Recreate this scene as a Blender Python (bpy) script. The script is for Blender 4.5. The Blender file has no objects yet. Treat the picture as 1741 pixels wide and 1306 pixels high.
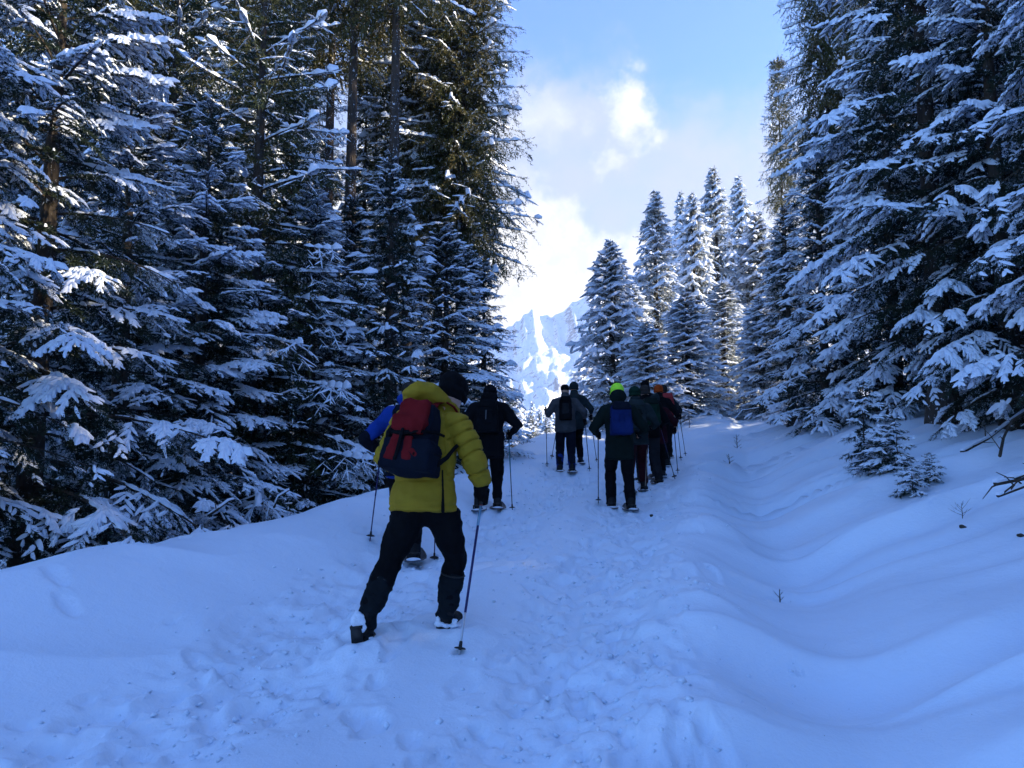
import bpy, math, random
import numpy as np
from mathutils import Vector, Matrix

# ------------------------------------------------------------------ camera, sky, sun
scene = bpy.context.scene
COL = scene.collection
R = math.radians
PITCH = R(6.0)
CAM = np.array([0.0, 0.0, 1.66])
F = 1266.0
FWD = np.array([0.0, math.cos(PITCH), math.sin(PITCH)])
UPV = np.array([0.0, -math.sin(PITCH), math.cos(PITCH)])
RGT = np.array([1.0, 0.0, 0.0])

cam_data = bpy.data.cameras.new("camera")
cam = bpy.data.objects.new("camera", cam_data)
COL.objects.link(cam)
cam.location = CAM
cam.rotation_euler = (R(90) + PITCH, 0, 0)
cam_data.sensor_width = 36.0
cam_data.lens = F / 1741.0 * 36.0
cam_data.clip_start = 0.1
cam_data.clip_end = 20000.0
scene.camera = cam

SUN_AZ = R(96.0)      # clockwise from the view direction (+Y) towards +X
SUN_EL = R(23.0)
sun_dir = Vector((math.sin(SUN_AZ) * math.cos(SUN_EL), math.cos(SUN_AZ) * math.cos(SUN_EL), math.sin(SUN_EL)))
sun_data = bpy.data.lights.new("sun", 'SUN')
sun_data.energy = 3.4
sun_data.angle = R(0.5)
sun_data.color = (1.0, 0.84, 0.58)
sun = bpy.data.objects.new("sun", sun_data)
COL.objects.link(sun)
sun.rotation_euler = sun_dir.to_track_quat('Z', 'Y').to_euler()
sun.location = (30, 10, 40)

scene.view_settings.view_transform = 'Standard'
scene.view_settings.look = 'None'
scene.view_settings.exposure = 1.9
scene.view_settings.gamma = 1.0
scene.view_settings.use_curve_mapping = False


def sky_dir(px, py):
    v = FWD + RGT * (px - 870.5) / F + UPV * (653 - py) / F
    return v / np.linalg.norm(v)


world = bpy.data.worlds.new("World")
scene.world = world
world.use_nodes = True
wt = world.node_tree
wt.nodes.clear()


def N(t, kind, **kw):
    n = t.nodes.new(kind)
    for k, v in kw.items():
        if k.startswith('i_'):
            n.inputs[k[2:].replace('_', ' ')].default_value = v
        else:
            setattr(n, k, v)
    return n


def math_node(t, op, a, b=None, clamp=False):
    n = t.nodes.new('ShaderNodeMath')
    n.operation = op
    n.use_clamp = clamp
    for i, v in enumerate((a, b)):
        if v is None:
            continue
        if isinstance(v, (int, float)):
            n.inputs[i].default_value = v
        else:
            t.links.new(v, n.inputs[i])
    return n.outputs[0]


def ramp(t, fac, lo, hi, o0=0.0, o1=1.0):
    n = t.nodes.new('ShaderNodeMapRange')
    n.interpolation_type = 'SMOOTHSTEP'
    n.inputs['From Min'].default_value = lo
    n.inputs['From Max'].default_value = hi
    n.inputs['To Min'].default_value = o0
    n.inputs['To Max'].default_value = o1
    t.links.new(fac, n.inputs['Value'])
    return n.outputs['Result']


def mixc(t, fac, a, b):
    n = t.nodes.new('ShaderNodeMix')
    n.data_type = 'RGBA'
    for idx, v in ((0, fac), (6, a), (7, b)):
        if isinstance(v, (int, float)):
            n.inputs[idx].default_value = v
        elif isinstance(v, tuple):
            n.inputs[idx].default_value = (v[0], v[1], v[2], 1.0)
        else:
            t.links.new(v, n.inputs[idx])
    return n.outputs[2]


sky = wt.nodes.new('ShaderNodeTexSky')
sky.sky_type = 'NISHITA'
sky.sun_disc = False
sky.sun_elevation = SUN_EL
sky.sun_rotation = SUN_AZ
sky.altitude = 1500
sky.air_density = 1.0
sky.dust_density = 0.3
sky.ozone_density = 7.0
tc = wt.nodes.new('ShaderNodeTexCoord')
nrm = N(wt, 'ShaderNodeVectorMath', operation='NORMALIZE')
wt.links.new(tc.outputs['Generated'], nrm.inputs[0])
warp = N(wt, 'ShaderNodeTexNoise', i_Scale=7.0, i_Detail=6.0, i_Roughness=0.6)
wt.links.new(nrm.outputs[0], warp.inputs['Vector'])
wsub = N(wt, 'ShaderNodeVectorMath', operation='SUBTRACT')
wt.links.new(warp.outputs['Color'], wsub.inputs[0])
wsub.inputs[1].default_value = (0.5, 0.5, 0.5)
wscl = N(wt, 'ShaderNodeVectorMath', operation='SCALE')
wt.links.new(wsub.outputs[0], wscl.inputs[0])
wscl.inputs['Scale'].default_value = 0.12
wadd = N(wt, 'ShaderNodeVectorMath', operation='ADD')
wt.links.new(nrm.outputs[0], wadd.inputs[0])
wt.links.new(wscl.outputs[0], wadd.inputs[1])

warp2 = N(wt, 'ShaderNodeTexNoise', i_Scale=26.0, i_Detail=7.0, i_Roughness=0.62)
wt.links.new(nrm.outputs[0], warp2.inputs['Vector'])
wsub2 = N(wt, 'ShaderNodeVectorMath', operation='SUBTRACT')
wt.links.new(warp2.outputs['Color'], wsub2.inputs[0])
wsub2.inputs[1].default_value = (0.5, 0.5, 0.5)
wscl2 = N(wt, 'ShaderNodeVectorMath', operation='SCALE')
wt.links.new(wsub2.outputs[0], wscl2.inputs[0])
wscl2.inputs['Scale'].default_value = 0.10
wadd2 = N(wt, 'ShaderNodeVectorMath', operation='ADD')
wt.links.new(wadd.outputs[0], wadd2.inputs[0])
wt.links.new(wscl2.outputs[0], wadd2.inputs[1])


def blob(px, py, rad_px, power=1.0, soft=0.35):
    d = N(wt, 'ShaderNodeVectorMath', operation='DISTANCE')
    wt.links.new(wadd2.outputs[0], d.inputs[0])
    d.inputs[1].default_value = tuple(sky_dir(px, py))
    r = rad_px / F
    return ramp(wt, d.outputs['Value'], r * (1 - soft), r * (1 + soft), power, 0.0)


def vmax(lst):
    o = lst[0]
    for b in lst[1:]:
        o = math_node(wt, 'MAXIMUM', o, b)
    return o


bright = vmax([blob(895, 470, 130, 1.0, .22), blob(985, 520, 120, 1.0, .25), blob(1090, 570, 140, 1.0, .3),
               blob(740, 520, 200, 1.0, .3), blob(1062, 180, 34, .9, .8), blob(1085, 215, 24, .7, .9), blob(1030, 268, 17, .45, 1.0),
               blob(905, 215, 42, .5, .8), blob(560, 560, 250, 1.0, .3), blob(1330, 660, 240, .8, .4)])
veil = vmax([blob(950, 300, 150, .95, .35), blob(1110, 370, 180, .95, .4), blob(1330, 420, 200, .92, .4), blob(1060, 255, 95, .9, .5), blob(1010, 185, 60, .5, .8),
             blob(960, 215, 60, .5, .8), blob(720, 330, 220, .8, .5), blob(1560, 500, 280, .7, .6)])
big = N(wt, 'ShaderNodeTexNoise', i_Scale=3.0, i_Detail=8.0, i_Roughness=0.55)
wt.links.new(wadd.outputs[0], big.inputs['Vector'])
sepz = N(wt, 'ShaderNodeSeparateXYZ')
wt.links.new(nrm.outputs[0], sepz.inputs[0])
low = ramp(wt, sepz.outputs[2], 0.06, 0.42, 1.0, 0.0)
gen = math_node(wt, 'MULTIPLY', ramp(wt, big.outputs['Fac'], 0.46, 0.68), low)
gen = math_node(wt, 'MULTIPLY', gen, 0.55)
fine = N(wt, 'ShaderNodeTexNoise', i_Scale=22.0, i_Detail=6.0, i_Roughness=0.6)
wt.links.new(nrm.outputs[0], fine.inputs['Vector'])
veil2 = math_node(wt, 'MULTIPLY', veil, ramp(wt, fine.outputs['Fac'], 0.25, 0.7, 0.80, 1.0))
veil2 = math_node(wt, 'MAXIMUM', veil2, gen)
wb = N(wt, 'ShaderNodeVectorMath', operation='MULTIPLY')   # the camera's cool white balance
wt.links.new(sky.outputs[0], wb.inputs[0])
wb.inputs[1].default_value = (0.96, 1.03, 1.15)
c1 = mixc(wt, veil2, wb.outputs[0], (1.45, 1.65, 2.15))
tex = N(wt, 'ShaderNodeTexNoise', i_Scale=13.0, i_Detail=8.0, i_Roughness=0.6)
wt.links.new(wadd2.outputs[0], tex.inputs['Vector'])
ccol = mixc(wt, ramp(wt, tex.outputs['Fac'], 0.36, 0.62), (2.15, 2.25, 2.5), (3.0, 3.0, 3.1))
c2 = mixc(wt, bright, c1, ccol)
bg = wt.nodes.new('ShaderNodeBackground')
bg.inputs['Strength'].default_value = 0.12
wt.links.new(c2, bg.inputs['Color'])
wo = wt.nodes.new('ShaderNodeOutputWorld')
wt.links.new(bg.outputs[0], wo.inputs['Surface'])

# ------------------------------------------------------------------ helpers
rng = np.random.default_rng(7)


def P(px, py, d):
    """photograph pixel and depth along the view axis -> a point of the place"""
    return CAM + FWD * d + RGT * ((px - 870.5) / F * d) + UPV * ((653 - py) / F * d)


def hash3(ix, iy, iz, seed):
    h = (ix.astype(np.int64) * 374761393 + iy.astype(np.int64) * 668265263 + iz.astype(np.int64) * 2147483647 + seed * 1274126177) & 0xffffffff
    h = ((h ^ (h >> 13)) * 1274126177) & 0xffffffff
    h = ((h ^ (h >> 16)) * 2246822519) & 0xffffffff
    h = h ^ (h >> 15)
    return (h & 0xffffff) / float(0xffffff) * 2 - 1


def noise(x, y, z=None, seed=0):
    x = np.asarray(x, float); y = np.asarray(y, float)
    z = np.zeros_like(x) if z is None else np.asarray(z, float)
    x, y, z = np.broadcast_arrays(x, y, z)
    x0 = np.floor(x); y0 = np.floor(y); z0 = np.floor(z)
    fx = x - x0; fy = y - y0; fz = z - z0
    ux = fx * fx * fx * (fx * (fx * 6 - 15) + 10); uy = fy * fy * fy * (fy * (fy * 6 - 15) + 10); uz = fz * fz * (3 - 2 * fz)
    r = 0
    flat = not np.any(fz) 
    for dz in ((0,) if flat else (0, 1)):
        wz = 1.0 if flat else (uz if dz else 1 - uz)
        for dy in (0, 1):
            wy = uy if dy else 1 - uy
            for dx in (0, 1):
                wx = ux if dx else 1 - ux
                r = r + wx * wy * wz * hash3(x0 + dx, y0 + dy, z0 + dz, seed)
    return r


def fbm(x, y, z=None, octaves=4, seed=0, gain=0.5):
    a = 1.0; s = 0; f = 1.0; tot = 0
    for o in range(octaves):
        s = s + a * noise(x * f + 17.3 * o, y * f - 9.1 * o, None if z is None else z * f, seed + o)
        tot += a; a *= gain; f *= 2.03
    return s / tot


def sst(x, a, b):
    t = np.clip((x - a) / (b - a), 0, 1)
    return t * t * (3 - 2 * t)


def interp(x, pts):
    p = np.array(pts, float)
    return np.interp(x, p[:, 0], p[:, 1])


def mesh_from(name, verts, faces, mats=(), midx=None, smooth=True):
    """faces: (n,3) or (n,4) array, or a list of such arrays"""
    me = bpy.data.meshes.new(name)
    fl = faces if isinstance(faces, list) else [faces]
    fl = [np.asarray(f, np.int32) for f in fl if len(f)]
    loops = np.concatenate([f.ravel() for f in fl])
    sizes = np.concatenate([np.full(len(f), f.shape[1], np.int32) for f in fl])
    starts = np.concatenate([[0], np.cumsum(sizes)[:-1]]).astype(np.int32)
    me.vertices.add(len(verts))
    me.vertices.foreach_set('co', np.asarray(verts, np.float32).ravel())
    me.loops.add(len(loops))
    me.loops.foreach_set('vertex_index', loops)
    me.polygons.add(len(sizes))
    me.polygons.foreach_set('loop_start', starts)
    for m in mats:
        me.materials.append(m)
    if midx is not None:
        me.polygons.foreach_set('material_index', np.asarray(midx, np.int32))
    me.polygons.foreach_set('use_smooth', np.full(len(sizes), smooth, bool))
    me.update(calc_edges=True)
    return me


def link(name, me, parent=None, loc=(0, 0, 0)):
    o = bpy.data.objects.new(name, me)
    COL.objects.link(o)
    o.location = loc
    if parent is not None:
        o.parent = parent
    return o


def tag(o, label=None, cat=None, group=None, kind=None):
    if label: o['label'] = label
    if cat: o['category'] = cat
    if group: o['group'] = group
    if kind: o['kind'] = kind
    return o


def thing(name, label, cat, loc, group=None, rotz=0.0):
    o = bpy.data.objects.new(name, None)
    o.empty_display_size = 0.2
    COL.objects.link(o)
    o.location = tuple(float(v) for v in loc)
    o.rotation_euler = (0, 0, rotz)
    return tag(o, label, cat, group)


# ------------------------------------------------------------------ materials
def new_mat(name, rough=0.7, spec=0.3):
    m = bpy.data.materials.new(name)
    m.use_nodes = True
    b = m.node_tree.nodes['Principled BSDF']
    b.inputs['Roughness'].default_value = rough
    b.inputs['Specular IOR Level'].default_value = spec
    return m, m.node_tree, b


def coords(t, kind='Object', scale=None):
    c = t.nodes.new('ShaderNodeTexCoord')
    o = c.outputs[kind]
    if scale is not None:
        mp = t.nodes.new('ShaderNodeMapping')
        mp.inputs['Scale'].default_value = scale
        t.links.new(o, mp.inputs['Vector'])
        o = mp.outputs[0]
    return o


def noise_n(t, scale, detail=4.0, rough=0.55, vec=None):
    n = N(t, 'ShaderNodeTexNoise', i_Scale=scale, i_Detail=detail, i_Roughness=rough)
    if vec is not None:
        t.links.new(vec, n.inputs['Vector'])
    return n


def add_bump(t, b, height, strength=0.5, dist=0.01):
    n = t.nodes.new('ShaderNodeBump')
    n.inputs['Strength'].default_value = strength
    n.inputs['Distance'].default_value = dist
    t.links.new(height, n.inputs['Height'])
    t.links.new(n.outputs[0], b.inputs['Normal'])
    return n


def cloth(name, col, col2=None, rough=0.9, scale=60.0, bump=0.3, spec=0.06):
    m, t, b = new_mat(name, rough, spec)
    co = coords(t)
    n = noise_n(t, 6.0, 5, 0.6, co)
    c2 = col2 or tuple(c * 0.7 for c in col)
    t.links.new(mixc(t, ramp(t, n.outputs['Fac'], 0.35, 0.65), col, c2), b.inputs['Base Color'])
    w = noise_n(t, scale, 3, 0.6, co)
    add_bump(t, b, w.outputs['Fac'], bump, 0.004)
    return m


def make_snow(name, bumps=((9.0, 0.5, 0.02), ), col=(0.80, 0.86, 0.95)):
    m, t, b = new_mat(name, 0.6, 0.25)
    co = coords(t)
    n = noise_n(t, 2.2, 5, 0.6, co)
    t.links.new(mixc(t, n.outputs['Fac'], col, tuple(c * 0.95 for c in col)), b.inputs['Base Color'])
    prev = None
    for sc, st, di in bumps:
        w = noise_n(t, sc, 6, 0.62, co)
        bn = t.nodes.new('ShaderNodeBump')
        bn.inputs['Strength'].default_value = st
        bn.inputs['Distance'].default_value = di
        t.links.new(w.outputs['Fac'], bn.inputs['Height'])
        if prev is not None:
            t.links.new(prev, bn.inputs['Normal'])
        prev = bn.outputs[0]
    t.links.new(prev, b.inputs['Normal'])
    return m


M_SNOW = make_snow('snow_tree', ((28.0, 0.6, 0.02),), (0.82, 0.88, 0.97))
M_GROUND = make_snow('snow_ground', ((6.0, 0.5, 0.025), (60.0, 0.5, 0.006), (220.0, 0.35, 0.002)), (0.80, 0.88, 0.98))


def needle_mat(name, ca, cb, frost, fcol=(0.42, 0.47, 0.52)):
    m, t, b = new_mat(name, 0.65, 0.2)
    g = t.nodes.new('ShaderNodeNewGeometry')
    co = coords(t)
    n = noise_n(t, 1.3, 3, 0.6, co)
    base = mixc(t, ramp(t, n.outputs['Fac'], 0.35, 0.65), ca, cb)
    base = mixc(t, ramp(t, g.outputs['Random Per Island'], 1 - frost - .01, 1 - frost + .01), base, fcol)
    t.links.new(base, b.inputs['Base Color'])
    tr = t.nodes.new('ShaderNodeBsdfTranslucent')
    t.links.new(base, tr.inputs['Color'])
    mx = t.nodes.new('ShaderNodeMixShader')
    mx.inputs[0].default_value = 0.25
    t.links.new(b.outputs[0], mx.inputs[1]); t.links.new(tr.outputs[0], mx.inputs[2])
    t.links.new(mx.outputs[0], t.nodes['Material Output'].inputs['Surface'])
    return m


M_NEEDLE = needle_mat('spruce_needles', (0.014, 0.027, 0.020), (0.028, 0.042, 0.024), 0.07)
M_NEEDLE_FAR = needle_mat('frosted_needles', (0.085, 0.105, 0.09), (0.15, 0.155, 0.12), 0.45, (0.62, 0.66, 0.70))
M_NEEDLE_ARM = needle_mat('olive_needles', (0.030, 0.046, 0.022), (0.070, 0.072, 0.030), 0.08)
M_NEEDLE_OLD = needle_mat('old_spruce_needles', (0.060, 0.072, 0.025), (0.125, 0.105, 0.042), 0.10)


def bark_mat(name, snowy):
    m, t, b = new_mat(name, 0.9, 0.1)
    co = coords(t, 'Object', (1, 1, 0.35))
    v = N(t, 'ShaderNodeTexVoronoi', i_Scale=22.0)
    t.links.new(co, v.inputs['Vector'])
    n = noise_n(t, 9, 6, 0.7, co)
    c = mixc(t, n.outputs['Fac'], (0.030, 0.026, 0.023), (0.095, 0.075, 0.060))
    if snowy:
        s = noise_n(t, 14, 5, 0.7, coords(t))
        c = mixc(t, ramp(t, s.outputs['Fac'], 0.60, 0.66), c, (0.75, 0.8, 0.88))
    t.links.new(c, b.inputs['Base Color'])
    add_bump(t, b, v.outputs['Distance'], 0.9, 0.03)
    return m


M_BARK = bark_mat('spruce_bark', True)
M_TWIG = bark_mat('twig_bark', False)

# ------------------------------------------------------------------ the lie of the land
XL = [(-40, -12), (0, -5.8), (3, -4.7), (5.4, -3.7), (7, -2.95), (9.4, -2.1), (11, -1.45), (14, -0.4), (18, 0.2), (24, 1.0), (60, 4)]
XD = [(-40, -8), (0, .9), (3.2, 1.6), (4.9, 2.0), (6.8, 2.6), (10.6, 3.5), (16.4, 5.2), (27, 8.2), (60, 16)]
TA = [(1.5, -3.1), (2.4, -2.5), (3.2, -2.0), (4.2, -1.5), (6, -1.1), (7.5, -.6), (10.6, .3), (14, 1.2), (20, 2.2), (28, 3.4)]
TB = [(1.5, .1), (3.2, .3), (4.5, .5), (6, .75), (8.5, 1.3), (10.6, 1.8), (14, 2.6), (20, 3.5), (28, 4.8)]


def off(x, d):
    """height above the inclined plane of the track"""
    xl = interp(d, XL); xd = interp(d, XD)
    h = np.zeros_like(x)
    # left shoulder and the drop into the wood
    s = x - xl
    h += (0.38 - 0.14 * sst(d, 5.5, 7.5)) * np.exp(-((s - 0.45) / 0.85) ** 2) * sst(d, 1, 5) * (1 - 0.5 * sst(d, 9, 14))
    h -= 0.95 * sst(-s, -0.15, 2.0) + 0.10 * np.clip(-s - 2.0, 0, 60)
    # shallow track hollows
    for T in (TA, TB):
        u = x - interp(d, T)
        h -= 0.07 * np.exp(-(u / 0.55) ** 4)
    # hump between track and ditch, ditch and bank on the right
    w = x - xd
    h += 0.11 * np.exp(-((w + 0.95) / 0.45) ** 2) * (1 - sst(d, 12, 20))
    h -= 0.24 * np.exp(-(w / 0.6) ** 2) * (1 - 0.6 * sst(d, 11, 20))
    top = interp(d, [(0, .95), (6, 1.15), (9, 1.35), (14, 1.45), (25, .95), (60, .8)])
    h += top * (1 - np.exp(-np.clip(w, 0, None) ** 1.5 / 5.2)) + 0.05 * np.clip(w - 5, 0, 60) + 0.22 * np.clip(w - 9, 0, 45) * (1 - sst(d, 14, 30))  # last term: unseen hillside added to keep the low sun off the track
    # beyond the brow the ground falls away towards the valley on the left of the track
    brow = sst(d, 21, 40) * sst(-(x - (0.118 * d + 0.3)), -0.6, 1.8)
    h -= brow * (0.3 + np.clip(d - 22, 0, 400) * 0.16)
    h += .72 * sst(d, 18, 31) * sst(x - (0.118 * d + 0.6), .2, 3.2) * (1 - sst(w, -1.5, 2.5) * .8)
    h -= math.tan(PITCH) * np.clip(d - 52, 0, 300) + 0.04 * np.clip(d - 60, 0, 500)
    # drifts
    h += 0.05 * noise(x * .55, d * .5, None, 3) + 0.022 * noise(x * 1.7, d * 1.5, None, 4)
    side = sst(w, -1.35, -0.55) * (1 - 0.75 * sst(w, 3.5, 6))
    wr = d + 0.35 * noise(x * .8, d * .8, None, 9) + 0.18 * np.abs(w)
    rip = 1 - np.abs(noise(wr * 1.5 + .5 * noise(x * .5, wr * .6, None, 8), x * .22, None, 5)) * 2.4
    h += side * (0.105 * rip + 0.05 * noise(wr * 3.3, x * .5, None, 6)) * (1 + .5 * sst(d, 7, 14))
    lf = sst(xl + 3.2 - x, 0, 1.0)
    h += lf * 0.035 * (1 - np.abs(noise(x * 1.0 + d * .3, d * 1.2 - x * .5, None, 12)) * 2)
    out = sst(-s, 0.1, 1.0) + sst(w, 4.5, 8)
    h += out * (0.10 * fbm(x * 1.4, d * 1.4, None, 3, 21))
    return h


def H(x, y):
    x = np.asarray(x, float); y = np.asarray(y, float)
    sc = x.ndim == 0
    x = np.atleast_1d(x); y = np.atleast_1d(y)
    d = (y - 0.172) / 0.9945
    z = y * math.tan(PITCH) + off(x, d) / math.cos(PITCH)
    z = np.where(y < -3, (-3) * math.tan(PITCH) + (y + 3) * 0.06 + off(x, d) / math.cos(PITCH), z)
    return float(z[0]) if sc else z


def spaced(segs):
    """segs: (start, end, step0, step1)"""
    out = []
    for a, b, s0, s1 in segs:
        x = a
        while x < b - 1e-6:
            out.append(x)
            t = (x - a) / (b - a)
            x += s0 * (s1 / s0) ** t
    out.append(segs[-1][1])
    return np.array(out)


gx = spaced([(-420, -30, 30, 2.5), (-30, -7, 2.0, .12), (-7, -3, .09, .034), (-3, 2.4, .025, .025), (2.4, 7, .032, .08), (7, 30, .12, 1.5), (30, 420, 2.0, 30)])
gy = spaced([(-60, 0, 5, .8), (0, 2.2, .5, .05), (2.2, 4.5, .024, .024), (4.5, 8, .026, .055), (8, 16, .05, .11), (16, 32, .08, .25), (32, 90, .3, 3), (90, 420, 4, 30)])
GX, GY = np.meshgrid(gx, gy)
GZ = H(GX.ravel(), GY.ravel()).reshape(GX.shape)
GD = (GY - 0.172) / 0.9945

# churned snow in the two trodden lines
for T, wd, amp in ((TA, .62, 1.0), (TB, .60, .9)):
    u = GX - np.interp(GD, [p[0] for p in T], [p[1] for p in T])
    m = np.exp(-(u / wd) ** 4) * sst(GD, .5, 1.5) * (1 - sst(GD, 22, 32))
    GZ += amp * m * (0.024 * fbm(GX * 4, GY * 4, None, 4, 31, .6) + 0.021 * np.tanh(5.5 * noise(GX * 7.5 + .5 * noise(GX * 3, GY * 3, None, 36), GY * 5.5, None, 33)) + 0.011 * np.tanh(5 * noise(GX * 17, GY * 14, None, 35)) + 0.005 * noise(GX * 30, GY * 26, None, 34))


def stamp(x, y, a, b, ang, depth, rim=0.25):
    r = max(a, b) * 2.0
    i0, i1 = np.searchsorted(gx, [x - r, x + r]); j0, j1 = np.searchsorted(gy, [y - r, y + r])
    if i1 <= i0 or j1 <= j0:
        return
    X = GX[j0:j1, i0:i1] - x; Y = GY[j0:j1, i0:i1] - y
    c, s = math.cos(ang), math.sin(ang)
    U = (c * X + s * Y) / a; V = (-s * X + c * Y) / b
    q = np.sqrt(U * U + V * V) * (1 + .30 * noise(X * 11 + x, Y * 11 + y, None, 40))
    GZ[j0:j1, i0:i1] += -depth * (1 - sst(q, .80, 1.02)) + depth * rim * np.exp(-((q - 1.18) / .2) ** 2)


sr = random.Random(11)
for T, n0, wd in ((TA, 230, .42), (TB, 240, .42)):
    for k in range(n0):
        d = 2.0 + 20 * sr.random() ** 1.6
        x = float(interp(d, T)) + sr.gauss(0, wd)
        dx = float(interp(d + .5, T)) - float(interp(d - .5, T))
        ang = math.atan2(1.0, dx) + sr.gauss(0, .22)
        y = d * .9945 + .172
        big_ = sr.random() < .62
        if big_:
            stamp(x, y, sr.uniform(.15, .26), sr.uniform(.07, .10), ang, sr.uniform(.014, .036), .22)
        else:
            stamp(x, y, sr.uniform(.04, .09), sr.uniform(.03, .05), ang, sr.uniform(.015, .035))
for k in range(90):      # pole holes and odd clods away from the line
    d = sr.uniform(2.3, 12)
    x = float(interp(d, TA if sr.random() < .5 else TB)) + sr.gauss(0, .8)
    stamp(x, d * .9945 + .172, sr.uniform(.018, .035), sr.uniform(.015, .025), sr.random() * 3, .03, .1)
for (px, py) in ((640, 1130), (560, 1140), (600, 1185), (700, 1225), (715, 1270), (1120, 1110), (1130, 1215), (1060, 1240), (1000, 1265), (340, 1100), (370, 1105), (90, 1055), (110, 1072), (230, 985), (310, 960), (270, 940)):
    d = F * 1.6 / (py - 653)
    stamp((px - 870) / F * d, d * .9945 + .172, .12, .05, R(150 if px < 400 else 100), .03)
for (x_, y_, hh) in ((-.96, 4.93, .095), (-.42, 5.18, .040)):      # snow shoved up under and round the near hiker's feet
    r2 = (GX - x_) ** 2 + (GY - y_) ** 2
    GZ += hh * np.exp(-r2 / .36 ** 2) * (1 + .12 * noise(GX * 8, GY * 8, None, 70))
    GZ += .035 * np.exp(-((np.sqrt(r2) - .20) / .07) ** 2) * (.5 + .5 * noise(GX * 14, GY * 14, None, 71))
stamp(-.33, 4.75, .05, .04, 0, .012, .8)

nx, ny = len(gx), len(gy)
ii = np.arange(nx * ny).reshape(ny, nx)
quads = np.stack([ii[:-1, :-1], ii[:-1, 1:], ii[1:, 1:], ii[1:, :-1]], -1).reshape(-1, 4)
me = mesh_from('snow_ground', np.stack([GX, GY, GZ], -1).reshape(-1, 3), quads, [M_GROUND])
tag(link('snow_ground', me), 'shaded blue white snow of the track, its shoulders and the banks', kind='structure')


def G(px, d):
    """ground point seen in pixel column px at depth d"""
    x = (px - 870.5) / F * d
    y = d * .9945 + .172
    return np.array([x, y, H(x, y)])

# ------------------------------------------------------------------ mountain across the valley
def mountain_mat():
    m, t, b = new_mat('mountain_rock_snow', 0.8, 0.15)
    co = coords(t)
    g = t.nodes.new('ShaderNodeNewGeometry')
    sp = N(t, 'ShaderNodeSeparateXYZ'); t.links.new(g.outputs['Normal'], sp.inputs[0])
    n1 = noise_n(t, 0.012, 8, 0.68, co); n2 = noise_n(t, 0.09, 7, 0.75, co)
    v = math_node(t, 'ADD', sp.outputs[2], math_node(t, 'MULTIPLY', math_node(t, 'SUBTRACT', n1.outputs['Fac'], 0.5), 1.1))
    v = math_node(t, 'ADD', v, math_node(t, 'MULTIPLY', math_node(t, 'SUBTRACT', n2.outputs['Fac'], 0.5), 1.5))
    rock = mixc(t, n2.outputs['Fac'], (0.22, 0.23, 0.27), (0.38, 0.39, 0.43))
    t.links.new(mixc(t, ramp(t, v, 0.50, 0.68), rock, (0.84, 0.88, 0.94)), b.inputs['Base Color'])
    add_bump(t, b, n1.outputs['Fac'], 1.0, 14.0)
    return m


MD = 2200.0
ridge = [(-900, 700), (-200, 660), (300, 640), (600, 600), (780, 585), (850, 556), (880, 538), (898, 526), (911, 518), (922, 524), (932, 529), (945, 528), (965, 519), (985, 506), (1000, 496),
         (1018, 497), (1060, 524), (1120, 545), (1300, 520), (1500, 560), (1900, 640), (2600, 700)]
rx = np.array([(p - 870.5) / F * MD for p, _ in ridge]); rz = np.array([P(p, q, MD)[2] for p, q in ridge])
mx = spaced([(-2500, -160, 60, 20), (-160, 460, 4.5, 4.5), (460, 2500, 20, 60)]); my = spaced([(620, 1300, 14, 9), (1300, 2330, 8, 8), (2330, 3300, 20, 60)])
MX, MY = np.meshgrid(mx, my)
top = np.interp(MX + 10 * noise(MX / 60, MY / 200), rx, rz) + 10 * noise(MX / 30, MY / 400, None, 58) + 6 * noise(MX / 12, MY / 300, None, 59)
yr = 2190 + 60 * noise(MX / 330, MX * 0, None, 51)
u = np.clip((MY - 760) / (yr - 760), 0, 1)
front = u ** 1.55
back = np.clip((MY - yr) / 900, 0, 1)
base = -190.0
soft = np.interp(MX, [-2500, -600, -50, 60, 250, 600, 2500], [250, 330, 395, 430, 465, 440, 250]) + 12 * noise(MX / 110, MY / 300, None, 57)
mixu = sst(u, .55, 1.0)
MZ = base + ((soft * (1 - mixu) + top * mixu) - base) * front * (1 - back ** 1.2)
rough = np.sin(np.pi * np.clip(u, 0, 1)) ** .8 * (1 - back)
rid = 1 - np.abs(noise(MX / 150 + .4 * noise(MX / 90, MY / 160, None, 52), MY / 520, None, 53)) * 2
rid2 = 1 - np.abs(noise(MX / 55 + .5 * noise(MX / 60, MY / 90, None, 55), MY / 170, None, 54)) * 2
MZ += rough * (20 * rid + 16 * rid2 + 26 * fbm(MX / 34, MY / 70, None, 5, 56, .6))
gul = np.exp(-((MX - (195 - (2200 - MY) * .10)) / 34) ** 2) * rough
MZ -= 18 * gul
nyy, nxx = MX.shape
ii = np.arange(nxx * nyy).reshape(nyy, nxx)
quads = np.stack([ii[:-1, :-1], ii[:-1, 1:], ii[1:, 1:], ii[1:, :-1]], -1).reshape(-1, 4)
tag(link('mountain', mesh_from('mountain', np.stack([MX, MY, MZ], -1).reshape(-1, 3), quads, [mountain_mat()])),
    'pale jagged snow covered mountain seen through the gap between the trees', kind='structure')


def mount_h(x, y):
    i = np.clip(np.searchsorted(mx, x), 0, nxx - 1); j = np.clip(np.searchsorted(my, y), 0, nyy - 1)
    return MZ[j, i]


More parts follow.
